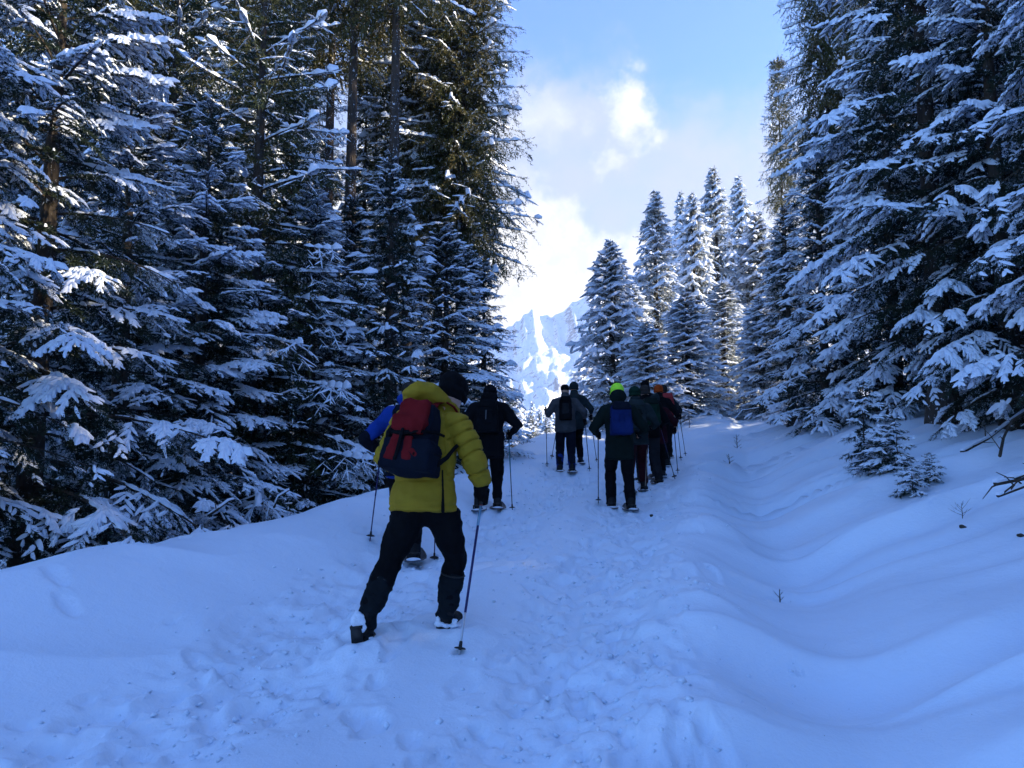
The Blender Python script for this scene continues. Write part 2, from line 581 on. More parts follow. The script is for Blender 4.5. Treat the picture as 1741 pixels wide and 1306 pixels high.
# the wooded lower slope across the valley: a mass of small pointed trees
fx = rng.uniform(-500, 700, 5200); fy = rng.uniform(1250, 1760, 5200)
keep = (noise(fx / 90, fy / 160, None, 61) + (1560 - fy) / 200) > 0.0
fx, fy = fx[keep], fy[keep]
fz = mount_h(fx, fy)
fh = rng.uniform(13, 26, len(fx)); fr = fh * rng.uniform(.14, .2, len(fx))
ang = np.arange(5) / 5 * 2 * np.pi
V = np.zeros((len(fx), 11, 3)); 
for k, (zz, rr) in enumerate(((0.05, 1.0), (0.45, .62))):
    V[:, k * 5:k * 5 + 5, 0] = fx[:, None] + np.cos(ang + k) * fr[:, None] * rr
    V[:, k * 5:k * 5 + 5, 1] = fy[:, None] + np.sin(ang + k) * fr[:, None] * rr
    V[:, k * 5:k * 5 + 5, 2] = (fz + fh * zz)[:, None]
V[:, 10] = np.stack([fx, fy, fz + fh], -1)
tri = []
for k in range(5):
    j = (k + 1) % 5
    tri += [(k, j, 10), (5 + k, 5 + j, 10)]
T_ = (np.array(tri)[None] + (np.arange(len(fx)) * 11)[:, None, None]).reshape(-1, 3)
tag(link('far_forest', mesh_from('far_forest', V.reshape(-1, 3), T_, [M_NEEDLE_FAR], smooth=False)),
    'distant hazy conifer wood on the foot of the mountain', 'forest', kind='stuff')


# ------------------------------------------------------------------ spruce builder
def unit(v):
    return v / np.maximum(np.linalg.norm(v, axis=-1, keepdims=True), 1e-9)


def needles_on(P0, D, L, K, nl, bw, rg):
    """K needle blades round each shoot -> triangle soup"""
    n = len(P0)
    t = (np.arange(K)[None] + rg.random((n, K))) / K
    phi = np.arange(K)[None] * 2.4 + rg.random((n, 1)) * 6.28 + rg.normal(0, .3, (n, K))
    up = np.array([0, 0, 1.0])
    S = unit(np.cross(D, up) + 1e-6); U = np.cross(S, D)
    rad = S[:, None] * np.cos(phi)[..., None] + U[:, None] * np.sin(phi)[..., None]
    a = rg.uniform(.55, 1.05, (n, K))[..., None]
    dr = D[:, None] * np.cos(a) + rad * np.sin(a)
    b0 = P0[:, None] + D[:, None] * (L[:, None] * t)[..., None]
    ln = (np.reshape(nl, (-1, 1)) * rg.uniform(.7, 1.25, (n, K)))[..., None]
    tip = b0 + dr * ln
    side = unit(np.cross(dr, rg.normal(0, 1, (n, K, 3)))) * np.reshape(bw, (-1, 1, 1))
    mid = b0 + dr * ln * 0.35
    v = np.stack([mid - side, mid + side, tip], 2)
    v0 = np.stack([b0, b0, b0], 2)
    v[:, :, 0] = b0 - side * .8; v[:, :, 1] = b0 + side * .8
    return v.reshape(-1, 3)


def snow_on(P0, D, L, wd, th, rg, rings=4):
    """a low rounded cap of snow lying along each shoot"""
    n = len(P0)
    if n == 0:
        return np.zeros((0, 3)), np.zeros((0, 4), int)
    up = np.array([0, 0, 1.0])
    S = unit(np.cross(D, up) + 1e-6)
    ts = np.linspace(-.1, 1.12, rings)
    prof = np.sin(np.linspace(.18, np.pi - .12, rings)) ** .5
    V = np.zeros((n, rings, 4, 3))
    for k, t in enumerate(ts):
        c = P0 + D * (L * t)[:, None] + S * rg.normal(0, .12, (n, 1)) * wd[:, None]
        w = (wd * prof[k] * rg.uniform(.75, 1.25, n))[:, None]
        h = (th * prof[k] * rg.uniform(.75, 1.3, n))[:, None]
        V[:, k, 0] = c - S * w + up * (-.35 * h)
        V[:, k, 1] = c - S * w * .5 + up * h
        V[:, k, 2] = c + S * w * .5 + up * h
        V[:, k, 3] = c + S * w + up * (-.35 * h)
    base = (np.arange(n) * rings * 4)[:, None, None]
    q = []
    for k in range(rings - 1):
        for j in range(3):
            q.append((k * 4 + j, (k + 1) * 4 + j, (k + 1) * 4 + j + 1, k * 4 + j + 1))
    q.append((0, 1, 2, 3)); e = (rings - 1) * 4
    q.append((e + 3, e + 2, e + 1, e))
    return V.reshape(-1, 3), (np.array(q)[None] + base).reshape(-1, 4)


def sticks(P0, P1, r0, r1):
    """thin three sided sticks"""
    n = len(P0)
    D = unit(P1 - P0); up = np.array([.13, .07, 1.0])
    S = unit(np.cross(D, up)); U = np.cross(S, D)
    V = np.zeros((n, 6, 3))
    for k in range(3):
        a = k * 2.094
        o = S * math.cos(a) + U * math.sin(a)
        V[:, k] = P0 + o * np.reshape(r0, (-1, 1)); V[:, 3 + k] = P1 + o * np.reshape(r1, (-1, 1))
    q = np.array([(0, 1, 4, 3), (1, 2, 5, 4), (2, 0, 3, 5)])
    return V.reshape(-1, 3), (q[None] + (np.arange(n) * 6)[:, None, None]).reshape(-1, 4)


LOD = {
    #        sec  fing   K  needle  blade  ring wsn
    'near': (.085, .062, 9, .036, .0044, 4, .0185),
    'mid':  (.125, .110, 8, .052, .0078, 3, .026),
    'far':  (.17, .26, 9, .085, .015, 3, .048),
}


def make_branch(L, lod, snow, hang, seed):
    rg = np.random.default_rng(seed)
    ss, fs, K, nl, bw, rings, wsn = LOD[lod]
    sag = rg.uniform(.22, .36)
    rise = rg.uniform(.05, .14)
    wob = rg.uniform(-.08, .08)

    def A(t):
        t = np.asarray(t, float)
        if hang:
            z = L * (rise * t - .42 * t ** 2 + .22 * t ** 3)
        else:
            z = L * (rise * t - sag * t ** 2 + .06 * t ** 3)
        return np.stack([L * t * (1 - .06 * t), L * wob * np.sin(t * 2.6), z], -1)

    n = max(6, int(L * .9 / ss))
    t = np.linspace(.10, .97, n) + rg.normal(0, .012, n)
    side = np.where(np.arange(n) % 2 == 0, 1.0, -1.0)
    ang = rg.uniform(R(42), R(66), n)
    ln = (min(.36 * L, .75) * np.clip(1.05 - t, 0, 1) ** .75 * sst(t, -.15, .35) + .09) * rg.uniform(.65, 1.2, n)
    T = unit(A(t + .01) - A(t - .01))
    Sv = np.array([0, 1.0, 0])
    if hang:
        dr = unit(T * .55 + Sv * (side * .6)[:, None] + np.array([0, 0, -1.0]) * rg.uniform(.25, 1.1, n)[:, None])
        ln = ln * rg.uniform(.9, 1.5, n) + .12
    else:
        dr = unit(T * np.cos(ang)[:, None] + Sv * (side * np.sin(ang))[:, None] + np.array([0, 0, -1.0]) * rg.uniform(.02, .42, n)[:, None])
    a0 = A(t)
    wv, wf = [], []
    # axis
    m = 7
    ta = np.linspace(0, 1, m + 1)
    pa = A(ta)
    rr = (.010 + .008 * L) * (1 - ta * .85)
    v, f = sticks(pa[:-1], pa[1:], rr[:-1], rr[1:]); wv.append(v); wf.append(f)
    droop = (.35 if not hang else .1)
    SP, SD, SL, SA = [], [], [], []          # shoots: start, direction, length, position along branch
    # secondary stems, two pieces each
    for s0, s1 in ((0, .5), (.5, 1.0)):
        p0 = a0 + dr * (ln * s0)[:, None] - np.array([0, 0, 1.0]) * (droop * ln * s0 ** 2)[:, None]
        p1 = a0 + dr * (ln * s1)[:, None] - np.array([0, 0, 1.0]) * (droop * ln * s1 ** 2)[:, None]
        SP.append(p0); SD.append(unit(p1 - p0)); SL.append(np.linalg.norm(p1 - p0, axis=1)); SA.append(t + .001)
        if lod != 'far' and s0 == 0:
            v, f = sticks(p0, p1, np.full(n, .005), np.full(n, .003)); wv.append(v); wf.append(f)
    # fingers
    nf = np.maximum(1, (ln / fs).astype(int) * 2)
    idx = np.repeat(np.arange(n), nf)
    k = np.concatenate([np.arange(c) for c in nf])
    s = (k // 2 + .7 + .25 * (k % 2)) / (nf[idx] / 2 + .4)
    s = np.clip(s + rg.normal(0, .04, len(s)), .08, 1.0)
    sd = np.where(k % 2 == 0, 1.0, -1.0)
    d0 = dr[idx]
    perp = unit(np.cross(d0, np.array([0, 0, 1.0])) + 1e-6)
    if hang:
        perp = unit(perp + rg.normal(0, .6, perp.shape))
    fa = rg.uniform(R(30), R(58), len(s))
    fd = unit(d0 * np.cos(fa)[:, None] + perp * (sd * np.sin(fa))[:, None] - np.array([0, 0, 1.0]) * (rg.uniform(0, .35, len(s)) + droop * s * .8)[:, None])
    fp = a0[idx] + d0 * (ln[idx] * s)[:, None] - np.array([0, 0, 1.0]) * (droop * ln[idx] * s ** 2)[:, None]
    fl = (fs * rg.uniform(.9, 1.9, len(s)) * (1.15 - .45 * s)) + .25 * ln[idx] * (1 - s) * rg.random(len(s))
    SP.append(fp); SD.append(fd); SL.append(fl); SA.append(t[idx])
    # axis shoots
    na = max(4, int(L / (ss * 1.6)))
    tt = np.linspace(.12, 1.0, na)
    q0 = A(tt); q1 = A(tt + 1.0 / na)
    SP.append(q0); SD.append(unit(q1 - q0)); SL.append(np.linalg.norm(q1 - q0, axis=1)); SA.append(tt)
    SP = np.concatenate(SP); SD = np.concatenate(SD); SL = np.concatenate(SL); SA = np.concatenate(SA)
    inner = 1 - sst(SA, .25, .7)
    ndl = needles_on(SP, SD, SL, K, nl * (1 + .5 * inner), bw * (1 + 1.3 * inner), rg)
    # what lies on the stems is broader than what lies on the fingers
    SK = np.ones(len(SP)); SK[:2 * n] = 1.35
    if hang:
        wsn = wsn * .55
        SK[-max(4, int(L / (ss * 1.6))):] = 2.3
    # snow
    cl = noise(SP[:, 0] * 2.4 + seed, SP[:, 1] * 2.4, None, seed % 97)
    amt = snow * (.10 + 1.45 * SA) * (1.0 + 1.15 * cl) * rg.uniform(.65, 1.25, len(SP))
    amt *= np.clip(1.15 - .9 * np.abs(SD[:, 2]), .25, 1)
    if hang: amt[:len(SP) - max(4, int(L / (ss * 1.6)))] *= .5
    sel = amt > (.50 if not hang else .36)
    amt = np.clip(amt, 0, 2.3)
    wdn = wsn * (.50 + .50 * amt) * SK
    thk = wsn * (.55 + 1.15 * amt) * SK
    sv, sf = snow_on(SP[sel] + np.array([0, 0, .012]), SD[sel], SL[sel], wdn[sel], thk[sel], rg, rings)
    off_ = 0; W = []; Fq = []
    for v, f in zip(wv, wf):
        W.append(v); Fq.append(f + off_); off_ += len(v)
    return dict(L=L, ndl=ndl, sv=sv, sf=sf, wv=np.concatenate(W), wf=np.concatenate(Fq))


BR = {}


def branches(lod, snow, hang):
    key = (lod, snow, hang)
    if key not in BR:
        out = []
        for i, L in enumerate((.35, .7, 1.15, 1.7, 2.35, 3.0)):
            for j in range(3):
                out.append(make_branch(L, lod, snow, hang, 1000 + i * 31 + j * 7 + int(snow * 100) + len(lod) * 5))
        BR[key] = out
    return BR[key]


def trunk_mesh(Ht, r, rg, lean=0.0, dead=0, zdead=(1, 4)):
    m = 14; k = 10
    zs = np.concatenate([[-.8], np.linspace(0, 1, m) ** 1.1 * Ht])
    cx = .03 * np.cumsum(rg.normal(0, 1, len(zs))) * .4
    cx[:3] = 0
    V = []
    for z, c in zip(zs, cx):
        f = max(0.04, (1 - max(z, 0) / Ht) ** .85) * (1 + .5 * math.exp(-max(z, 0) / .25))
        a = np.arange(k) / k * 2 * np.pi
        V.append(np.stack([c + np.cos(a) * r * f, np.sin(a) * r * f, np.full(k, z)], -1))
    V = np.concatenate(V)
    ii = np.arange(len(zs) * k).reshape(len(zs), k)
    jj = np.roll(ii, -1, 1)
    q = np.stack([ii[:-1], jj[:-1], jj[1:], ii[1:]], -1).reshape(-1, 4)
    return V, q


def make_tree(name, Ht, Rc, lod, snow, hang=False, base=.02, trunk_r=None, seed=1, density=1.0, needle=None, dead=10, shape=.82, upper_snow=1.0):
    """returns meshes (trunk, crown, snow) of one spruce"""
    rg = np.random.default_rng(seed)
    protos = branches(lod, snow, hang)
    Ls = np.array([p['L'] for p in protos])
    z = max(base * Ht, .12)
    az = rg.random() * 6
    ndl, wv, wf, sv, sf = [], [], [], [], []
    wo = so = 0
    while z < Ht * .985:
        f = (z - base * Ht) / (Ht * (1 - base))
        prof = (1 - f) ** shape
        lowf = .72 + .28 * sst(f, 0, .12)
        L = Rc * prof * lowf * rg.uniform(.68, 1.15) * (1.0 + .12 * math.sin(az * 2 + seed)) + .10
        if hang and rg.random() < .12: L *= 1.25
        cand = np.argsort(np.abs(np.log(Ls / L)))[:3]
        p = protos[int(rg.choice(cand))]
        s = L / p['L']
        pitch = (-.20 if not hang else -.12) + .95 * f ** 1.7 + rg.normal(0, .07)
        yaw = az
        c, s_ = math.cos(pitch), math.sin(pitch)
        Ry = np.array([[c, 0, -s_], [0, 1, 0], [s_, 0, c]])
        cz, sz = math.cos(yaw), math.sin(yaw)
        Rz = np.array([[cz, -sz, 0], [sz, cz, 0], [0, 0, 1]])
        M = (Rz @ Ry) * s
        o = np.array([0, 0, z])
        ndl.append(p['ndl'] @ M.T + o)
        wv.append(p['wv'] @ M.T + o); wf.append(p['wf'] + wo); wo += len(p['wv'])
        sv.append(p['sv'] @ M.T + o); sf.append(p['sf'] + so); so += len(p['sv'])
        step = (.072 if lod == 'near' else .07 if lod == 'mid' else .075) / density
        z += step * (.6 + .75 * prof) * (1.25 if hang else 1)
        az += 2.39996 + rg.normal(0, .25)
    # bare dead sticks under the crown
    nd = dead
    if nd:
        zz = rg.uniform(.3, max(base * Ht, 1.2) * 1.0, nd); aa = rg.random(nd) * 6.28; ll = rg.uniform(.25, 1.1, nd)
        p0 = np.stack([zz * 0, zz * 0, zz], -1)
        dd = np.stack([np.cos(aa), np.sin(aa), rg.uniform(-.5, .1, nd)], -1)
        for a, b in ((0, .5), (.5, 1)):
            v, q = sticks(p0 + dd * (ll * a)[:, None], p0 + dd * (ll * b)[:, None] + rg.normal(0, .05, (nd, 3)) * b, np.full(nd, .016 - a * .014), np.full(nd, .009 - a * .012))
            wv.append(v); wf.append(q + wo); wo += len(v)
    tr = trunk_r or Ht * .0125 + .03
    tv, tq = trunk_mesh(Ht, tr, rg)
    me_t = mesh_from(name + '_trunk', tv, tq, [M_BARK])
    nd_ = np.concatenate(ndl); nt = len(nd_) // 3
    W = np.concatenate(wv); Q = np.concatenate(wf)
    tri = np.arange(nt * 3).reshape(-1, 3)
    V = np.concatenate([nd_, W])
    mid = np.concatenate([np.zeros(nt, np.int32), np.ones(len(Q), np.int32)])
    me_c = mesh_from(name + '_crown', V, [tri, Q + len(nd_)], [needle or M_NEEDLE, M_TWIG], mid, smooth=False)
    SV = np.concatenate(sv); SF = np.concatenate(sf)
    me_s = mesh_from(name + '_snow', SV, SF, [M_SNOW]) if len(SV) else None
    global TRIS
    TRIS += nt + 2 * len(Q) + 2 * len(SF)
    print(name, 'tris', nt + 2 * len(Q), 'snow', 2 * len(SF))
    return dict(name=name, H=Ht, R=Rc, meshes=(me_t, me_c, me_s))


TRIS = 0
SP_NEAR = [make_tree('near_a', 9.5, 2.3, 'near', 1.15, seed=3, base=.03, shape=.75),
           make_tree('near_b', 9.5, 2.0, 'near', 1.05, seed=8, base=.04, density=.95, shape=.8)]
SP_MID = [make_tree('mid_a', 9.0, 1.9, 'mid', .90, seed=21, base=.05),
          make_tree('mid_b', 8.0, 1.6, 'mid', .85, seed=25, base=.06, density=.9),
          make_tree('mid_c', 12.0, 2.3, 'mid', .85, seed=28, base=.12, density=.85)]
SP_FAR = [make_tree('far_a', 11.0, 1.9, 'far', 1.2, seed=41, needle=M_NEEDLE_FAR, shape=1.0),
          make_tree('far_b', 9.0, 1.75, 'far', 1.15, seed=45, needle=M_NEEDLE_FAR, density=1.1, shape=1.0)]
SP_OLD = [make_tree('old_a', 22.0, 2.6, 'far', .60, hang=True, base=.29, seed=61, density=1.75, needle=M_NEEDLE_OLD, trunk_r=.25, dead=30, shape=.55),
          make_tree('old_b', 21.0, 2.2, 'far', .5, hang=True, base=.56, seed=66, density=1.0, needle=M_NEEDLE_OLD, trunk_r=.22, dead=34, shape=.6)]
SP_ARM = [make_tree('arm_a', 11.5, 2.5, 'mid', 1.05, hang=True, base=.04, seed=71, density=.85, needle=M_NEEDLE_ARM, shape=.6)]
SP_SAP = [make_tree('sap_a', 1.3, .42, 'near', .8, seed=81, base=.10, dead=0, density=1.3, trunk_r=.014)]
print('TREE TRIS', TRIS)


def place_tree(kind, px, d, label, group, hgt=None, rad=None, rot=None, dx=0.0, name='spruce_tree', lean=(0, 0), sink=0.05):
    g = G(px, d)
    s_z = (hgt / kind['H']) if hgt else 1.0
    s_r = (rad / kind['R']) if rad else s_z
    o = thing(name, label, 'spruce tree' if name != 'sapling' else 'sapling', (g[0], g[1], g[2] - sink), group)
    if kind in SP_FAR: s_r *= 1.25
    o.scale = (s_r, s_r, s_z)
    o.rotation_euler = (lean[0], lean[1], rot if rot is not None else rng.random() * 6.28)
    for part, me_ in zip(('trunk', 'crown', 'snow_load'), kind['meshes']):
        if me_:
            pt = link(part, me_, o)
            if part == 'snow_load': pt['kind'] = 'stuff'
    return o


EDGE_L = 'snow laden spruces along the left edge of the track'
EDGE_R = 'snow laden spruces on the bank right of the track'
FARG = 'sunlit frosted spruces closing the end of the clearing'
OLDG = 'tall old spruces rising behind the snowy front row'
A_, B_ = SP_NEAR
C_, D_, E_ = SP_MID
FA, FB = SP_FAR
OA, OB = SP_OLD
T = place_tree
ARM = SP_ARM[0]
# left front row
T(A_, 40, 7.6, 'leftmost near spruce with heavy snow pads, filling the lower left corner of the wood', EDGE_L, 9.5, 2.25, 0.3)
T(B_, -190, 6.2, 'near snowy spruce cut by the left edge of the photo', EDGE_L, 9.0, 2.1, 1.9)
T(B_, 195, 9.4, 'snowy spruce just right of the leftmost one, its skirt reaching the snow shoulder', EDGE_L, 6.9, 2.15, 4.1)
T(A_, 330, 10.6, 'wide snowy spruce above the bare twiggy shrub, broad drooping lower branches', EDGE_L, 7.0, 2.1, 2.6)
T(ARM, 420, 12.4, 'spruce with long level snow lined arms left of the bare brown trunks', EDGE_L, 11.5, 2.5, 5.3)
T(ARM, 262, 12.6, 'tall snowy spruce rising behind the second and third trees of the left front row', EDGE_L, 11.0, 2.4, 1.2)
T(B_, 520, 12.8, 'low broad snowy spruce behind the hiker in the bright blue jacket', EDGE_L, 6.3, 2.0, 0.9)
T(D_, 655, 13.6, 'slender young spruce whose white tip stands before the bare trunks', EDGE_L, 7.1, 1.5, 3.3)
T(C_, 590, 14.6, 'frosted spruce between the low broad one and the slender young one', EDGE_L, 6.6, 1.7, 2.2)
T(C_, 752, 15.2, 'snowy spruce right above the hiker in the black jacket', EDGE_L, 5.9, 1.8, 0.4)
T(D_, 822, 16.2, 'last low snowy spruce of the left row, branches reaching out before the mountain', EDGE_L, 4.7, 1.2, 5.0)
T(D_, 790, 19.0, 'snowy spruce tucked behind the last one of the left row', EDGE_L, 6.3, 1.7, 1.0)
# old trees on the left
T(OB, 545, 19.5, 'leftmost of the three bare brown trunks, in shadow', OLDG, 21, 2.0, 0.2)
T(OB, 585, 17.6, 'middle bare brown trunk with a sunlit right side', OLDG, 22, 1.9, 1.6)
T(OB, 662, 17.0, 'right bare trunk flecked with stuck snow', OLDG, 21, 1.8, 4.0)
T(OA, 688, 23.5, 'old spruce with a dark trunk half hidden behind the flecked trunk', OLDG, 22, 2.3, 2.9)
T(OA, 782, 21.5, 'tall old spruce with drooping green brown branches standing against the sky', OLDG, 21, 2.25, 5.4)
T(OA, 742, 23.0, 'old spruce with hanging twigs between the flecked trunk and the one against the sky', OLDG, 22, 1.9, 0.8)
T(OA, 440, 22.0, 'old olive green spruce left of the brown trunks', OLDG, 21, 2.4, 3.7)
T(OA, 330, 17.0, 'old spruce with green curtains of twigs above the second row', OLDG, 20, 2.4, 1.1)
T(OA, 130, 15.0, 'old dark spruce above the leftmost near tree', OLDG, 19, 2.4, 4.6)
# right bank
T(A_, 1735, 10.6, 'big dark snowy spruce with thick snow pads at the right, beside the bare lower trunk', EDGE_R, 10.5, 2.2, 2.0)
T(E_, 1612, 12.0, 'snowy spruce with a dark bare lower trunk on the right bank', EDGE_R, 13.0, 2.5, 0.6)
T(B_, 1960, 8.2, 'near snowy spruce leaning in from the right edge of the photo', EDGE_R, 11.5, 2.5, 3.6)
T(C_, 1530, 14.8, 'snowy spruce left of the bare lower trunk, before the tall one against the sky', EDGE_R, 9.0, 1.9, 5.1)
T(C_, 1410, 17.0, 'well shaped snowy spruce below the tall old tree of the right side', EDGE_R, 7.6, 1.8, 1.4)
T(E_, 1590, 17.5, 'tall snowy spruce behind the bare lower trunk', EDGE_R, 14.0, 2.4, 2.4)
T(D_, 1350, 21.0, 'smaller snowy spruce at the left end of the right bank row', EDGE_R, 6.6, 1.5, 0.2)
T(OA, 1436, 20.5, 'tall old spruce at the right with dense dark drooping crown against the sky', 'tall old spruces of the right side', 21, 1.45, 0.7)
T(OA, 1530, 24.0, 'old spruce with open branches lit yellow between the dense old one and the snowy giants', 'tall old spruces of the right side', 21, 1.9, 3.0)
T(OB, 1345, 33.0, 'thin pale brown spruce with a light trunk left of the dense old one', 'tall old spruces of the right side', 16.5, 1.2, 2.0)
# far end
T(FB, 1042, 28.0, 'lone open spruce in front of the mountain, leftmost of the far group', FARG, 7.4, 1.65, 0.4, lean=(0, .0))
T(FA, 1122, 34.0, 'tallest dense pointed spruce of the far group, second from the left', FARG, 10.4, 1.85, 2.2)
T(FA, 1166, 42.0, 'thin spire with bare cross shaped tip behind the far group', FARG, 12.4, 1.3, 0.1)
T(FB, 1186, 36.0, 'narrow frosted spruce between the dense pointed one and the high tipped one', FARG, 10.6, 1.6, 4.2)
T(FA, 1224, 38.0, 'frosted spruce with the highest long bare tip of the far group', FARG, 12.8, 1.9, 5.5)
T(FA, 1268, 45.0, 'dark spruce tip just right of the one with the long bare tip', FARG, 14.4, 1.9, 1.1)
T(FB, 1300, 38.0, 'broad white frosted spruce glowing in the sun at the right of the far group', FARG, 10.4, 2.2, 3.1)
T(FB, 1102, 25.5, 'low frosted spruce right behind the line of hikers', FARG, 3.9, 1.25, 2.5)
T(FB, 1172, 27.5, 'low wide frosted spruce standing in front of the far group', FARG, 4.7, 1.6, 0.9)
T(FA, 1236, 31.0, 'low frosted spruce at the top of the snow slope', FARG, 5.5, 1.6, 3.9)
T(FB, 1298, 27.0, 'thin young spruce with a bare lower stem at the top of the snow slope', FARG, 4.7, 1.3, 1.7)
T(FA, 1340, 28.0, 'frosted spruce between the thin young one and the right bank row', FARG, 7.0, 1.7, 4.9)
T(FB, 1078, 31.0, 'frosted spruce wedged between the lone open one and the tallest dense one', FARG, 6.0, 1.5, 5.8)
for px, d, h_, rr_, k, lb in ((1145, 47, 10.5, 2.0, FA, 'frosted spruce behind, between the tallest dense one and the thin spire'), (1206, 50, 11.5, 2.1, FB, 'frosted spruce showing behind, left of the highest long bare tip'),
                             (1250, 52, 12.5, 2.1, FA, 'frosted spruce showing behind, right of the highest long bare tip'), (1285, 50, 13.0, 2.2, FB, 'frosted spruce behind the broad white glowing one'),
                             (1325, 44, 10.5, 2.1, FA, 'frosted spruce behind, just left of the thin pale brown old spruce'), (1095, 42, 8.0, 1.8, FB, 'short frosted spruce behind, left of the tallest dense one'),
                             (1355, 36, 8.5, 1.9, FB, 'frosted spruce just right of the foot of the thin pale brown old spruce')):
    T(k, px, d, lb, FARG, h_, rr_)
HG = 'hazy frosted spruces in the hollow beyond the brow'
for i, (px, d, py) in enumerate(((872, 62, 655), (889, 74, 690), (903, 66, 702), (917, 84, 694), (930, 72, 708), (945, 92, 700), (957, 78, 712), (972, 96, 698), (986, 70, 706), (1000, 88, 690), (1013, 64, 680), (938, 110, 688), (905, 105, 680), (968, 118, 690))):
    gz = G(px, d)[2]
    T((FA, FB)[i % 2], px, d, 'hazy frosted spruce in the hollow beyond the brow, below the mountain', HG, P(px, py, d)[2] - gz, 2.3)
# the wood behind, both sides
LW = 'dim spruces deep in the left wood'
RW = 'dim spruces deep in the right wood'
LWL = 'dim spruce deep in the left wood behind the front row'
RWL = 'dim spruce deep in the wood behind the right bank row'
for px, d, h_, k in ((-480, 10, 12, 1), (-300, 12, 14, 0), (-60, 13.5, 14, 1), (90, 18, 17, 2), (230, 22, 18, 0), (380, 24, 20, 2), (480, 17, 11, 0), (520, 26, 22, 2), (610, 24, 15, 1),
                     (700, 27, 14, 0), (630, 31, 21, 2), (-150, 20, 19, 2), (-420, 18, 17, 0), (-700, 14, 14, 1), (330, 32, 22, 2), (740, 30, 9, 1), (0, 28, 22, 2), (190, 12, 9, 0), (420, 15.5, 9, 1), (300, 15, 12, 0), (540, 20, 10, 1), (120, 11.5, 10, 0)):
    T([C_, D_, E_][k], px, d, LWL, LW, h_, (2.0, 1.7, 2.3)[k])
for px, d, h_, k in ((1700, 20, 18, 0), (1820, 15, 16, 2), (1990, 12.5, 15, 0), (2200, 11, 15, 2), (1660, 27, 14, 1), (1900, 21, 14, 2),
                     (2100, 17, 18, 0), (2400, 15, 18, 1), (2700, 12, 16, 2), (1450, 24, 10, 1),  (1760, 26, 15, 0), (2000, 24, 15, 1), (2300, 20, 15, 2), (1500, 19.5, 9, 1), (1760, 15, 12, 1), (1680, 15.5, 10, 0)):
    T([C_, D_, E_][k], px, d, RWL, RW, h_, (2.2, 2.0, 2.5)[k])
OFG = 'spruces of the wood to the right of the photographer, outside the frame'
OFL = 'spruce of the sunny side wood beside the photographer, out of frame'
# the wood goes on beside and behind the photographer, on the sunny side it shades the track
for i in range(45):
    r_ = i // 9
    x = 7.4 + 2.7 * r_ + 1.2 * math.sin(i * 2.4); y = -20 + 2.8 * (i % 9) + .9 * math.sin(i * 1.7)
    if y > 4: x += 2.5
    d = (y - .172) / .9945
    o = T([C_, E_, D_][i % 3], 870.5, max(d, .5), OFL, OFG, 14 + 4 * ((i * .27) % 1), 2.4)
    o.location = (x, y, H(x, y) - .05)
for i in range(90):
    x = 17 + 42 * ((i * .618) % 1); y = -30 + 49 * ((i * .381 + .13) % 1)
    if y > 4 and x < 8 + y * .75: x += 4 + y * .6
    d = (y - .172) / .9945
    o = T([C_, E_, D_][i % 3], 870.5 + x / max(d, .5) * F if d > .5 else 870.5, max(d, .5), OFL, OFG, 13 + 5 * ((i * .27) % 1), 2.4)
    o.location = (x, y, H(x, y) - .05)
for i in range(5):
    x = -6.5 - 9 * ((i * .618) % 1); y = -10 + 12 * ((i * .381 + .13) % 1)
    o = T([C_, E_, D_][i % 3], 870, 5, 'spruce left of the photographer, out of frame', 'spruces left of the photographer, outside the frame', 8 + 4 * ((i * .27) % 1), 2.3)
    o.location = (x, y, H(x, y) - .05)
# saplings on the bank
SG = 'little saplings poking out of the snow on the right bank'
S_ = SP_SAP[0]
T(S_, 1478, 10.6, 'tallest dark sapling beside the skirt of the bare trunked spruce', SG, 1.25, .40, .2, name='sapling')
T(S_, 1500, 9.9, 'bushy leaning sapling at the foot of the right bank, half under snow', SG, .55, .36, 1.2, name='sapling', lean=(0, .25))
T(S_, 1527, 9.4, 'thin sapling with a straight stem behind the lowest one', SG, .80, .33, 2.2, name='sapling')
T(S_, 1552, 8.6, 'lowest sapling standing alone on its bare stem in the snow', SG, .52, .24, 3.1, name='sapling')
T(S_, 1586, 8.8, 'small drooping sapling with a snow cap right of the lone one', SG, .40, .18, 4.0, name='sapling')

# ------------------------------------------------------------------ solid modelling helpers for people and kit
def V3(*a):
    return np.array(a, float)


def n1(v):
    return v / (np.linalg.norm(v) + 1e-12)


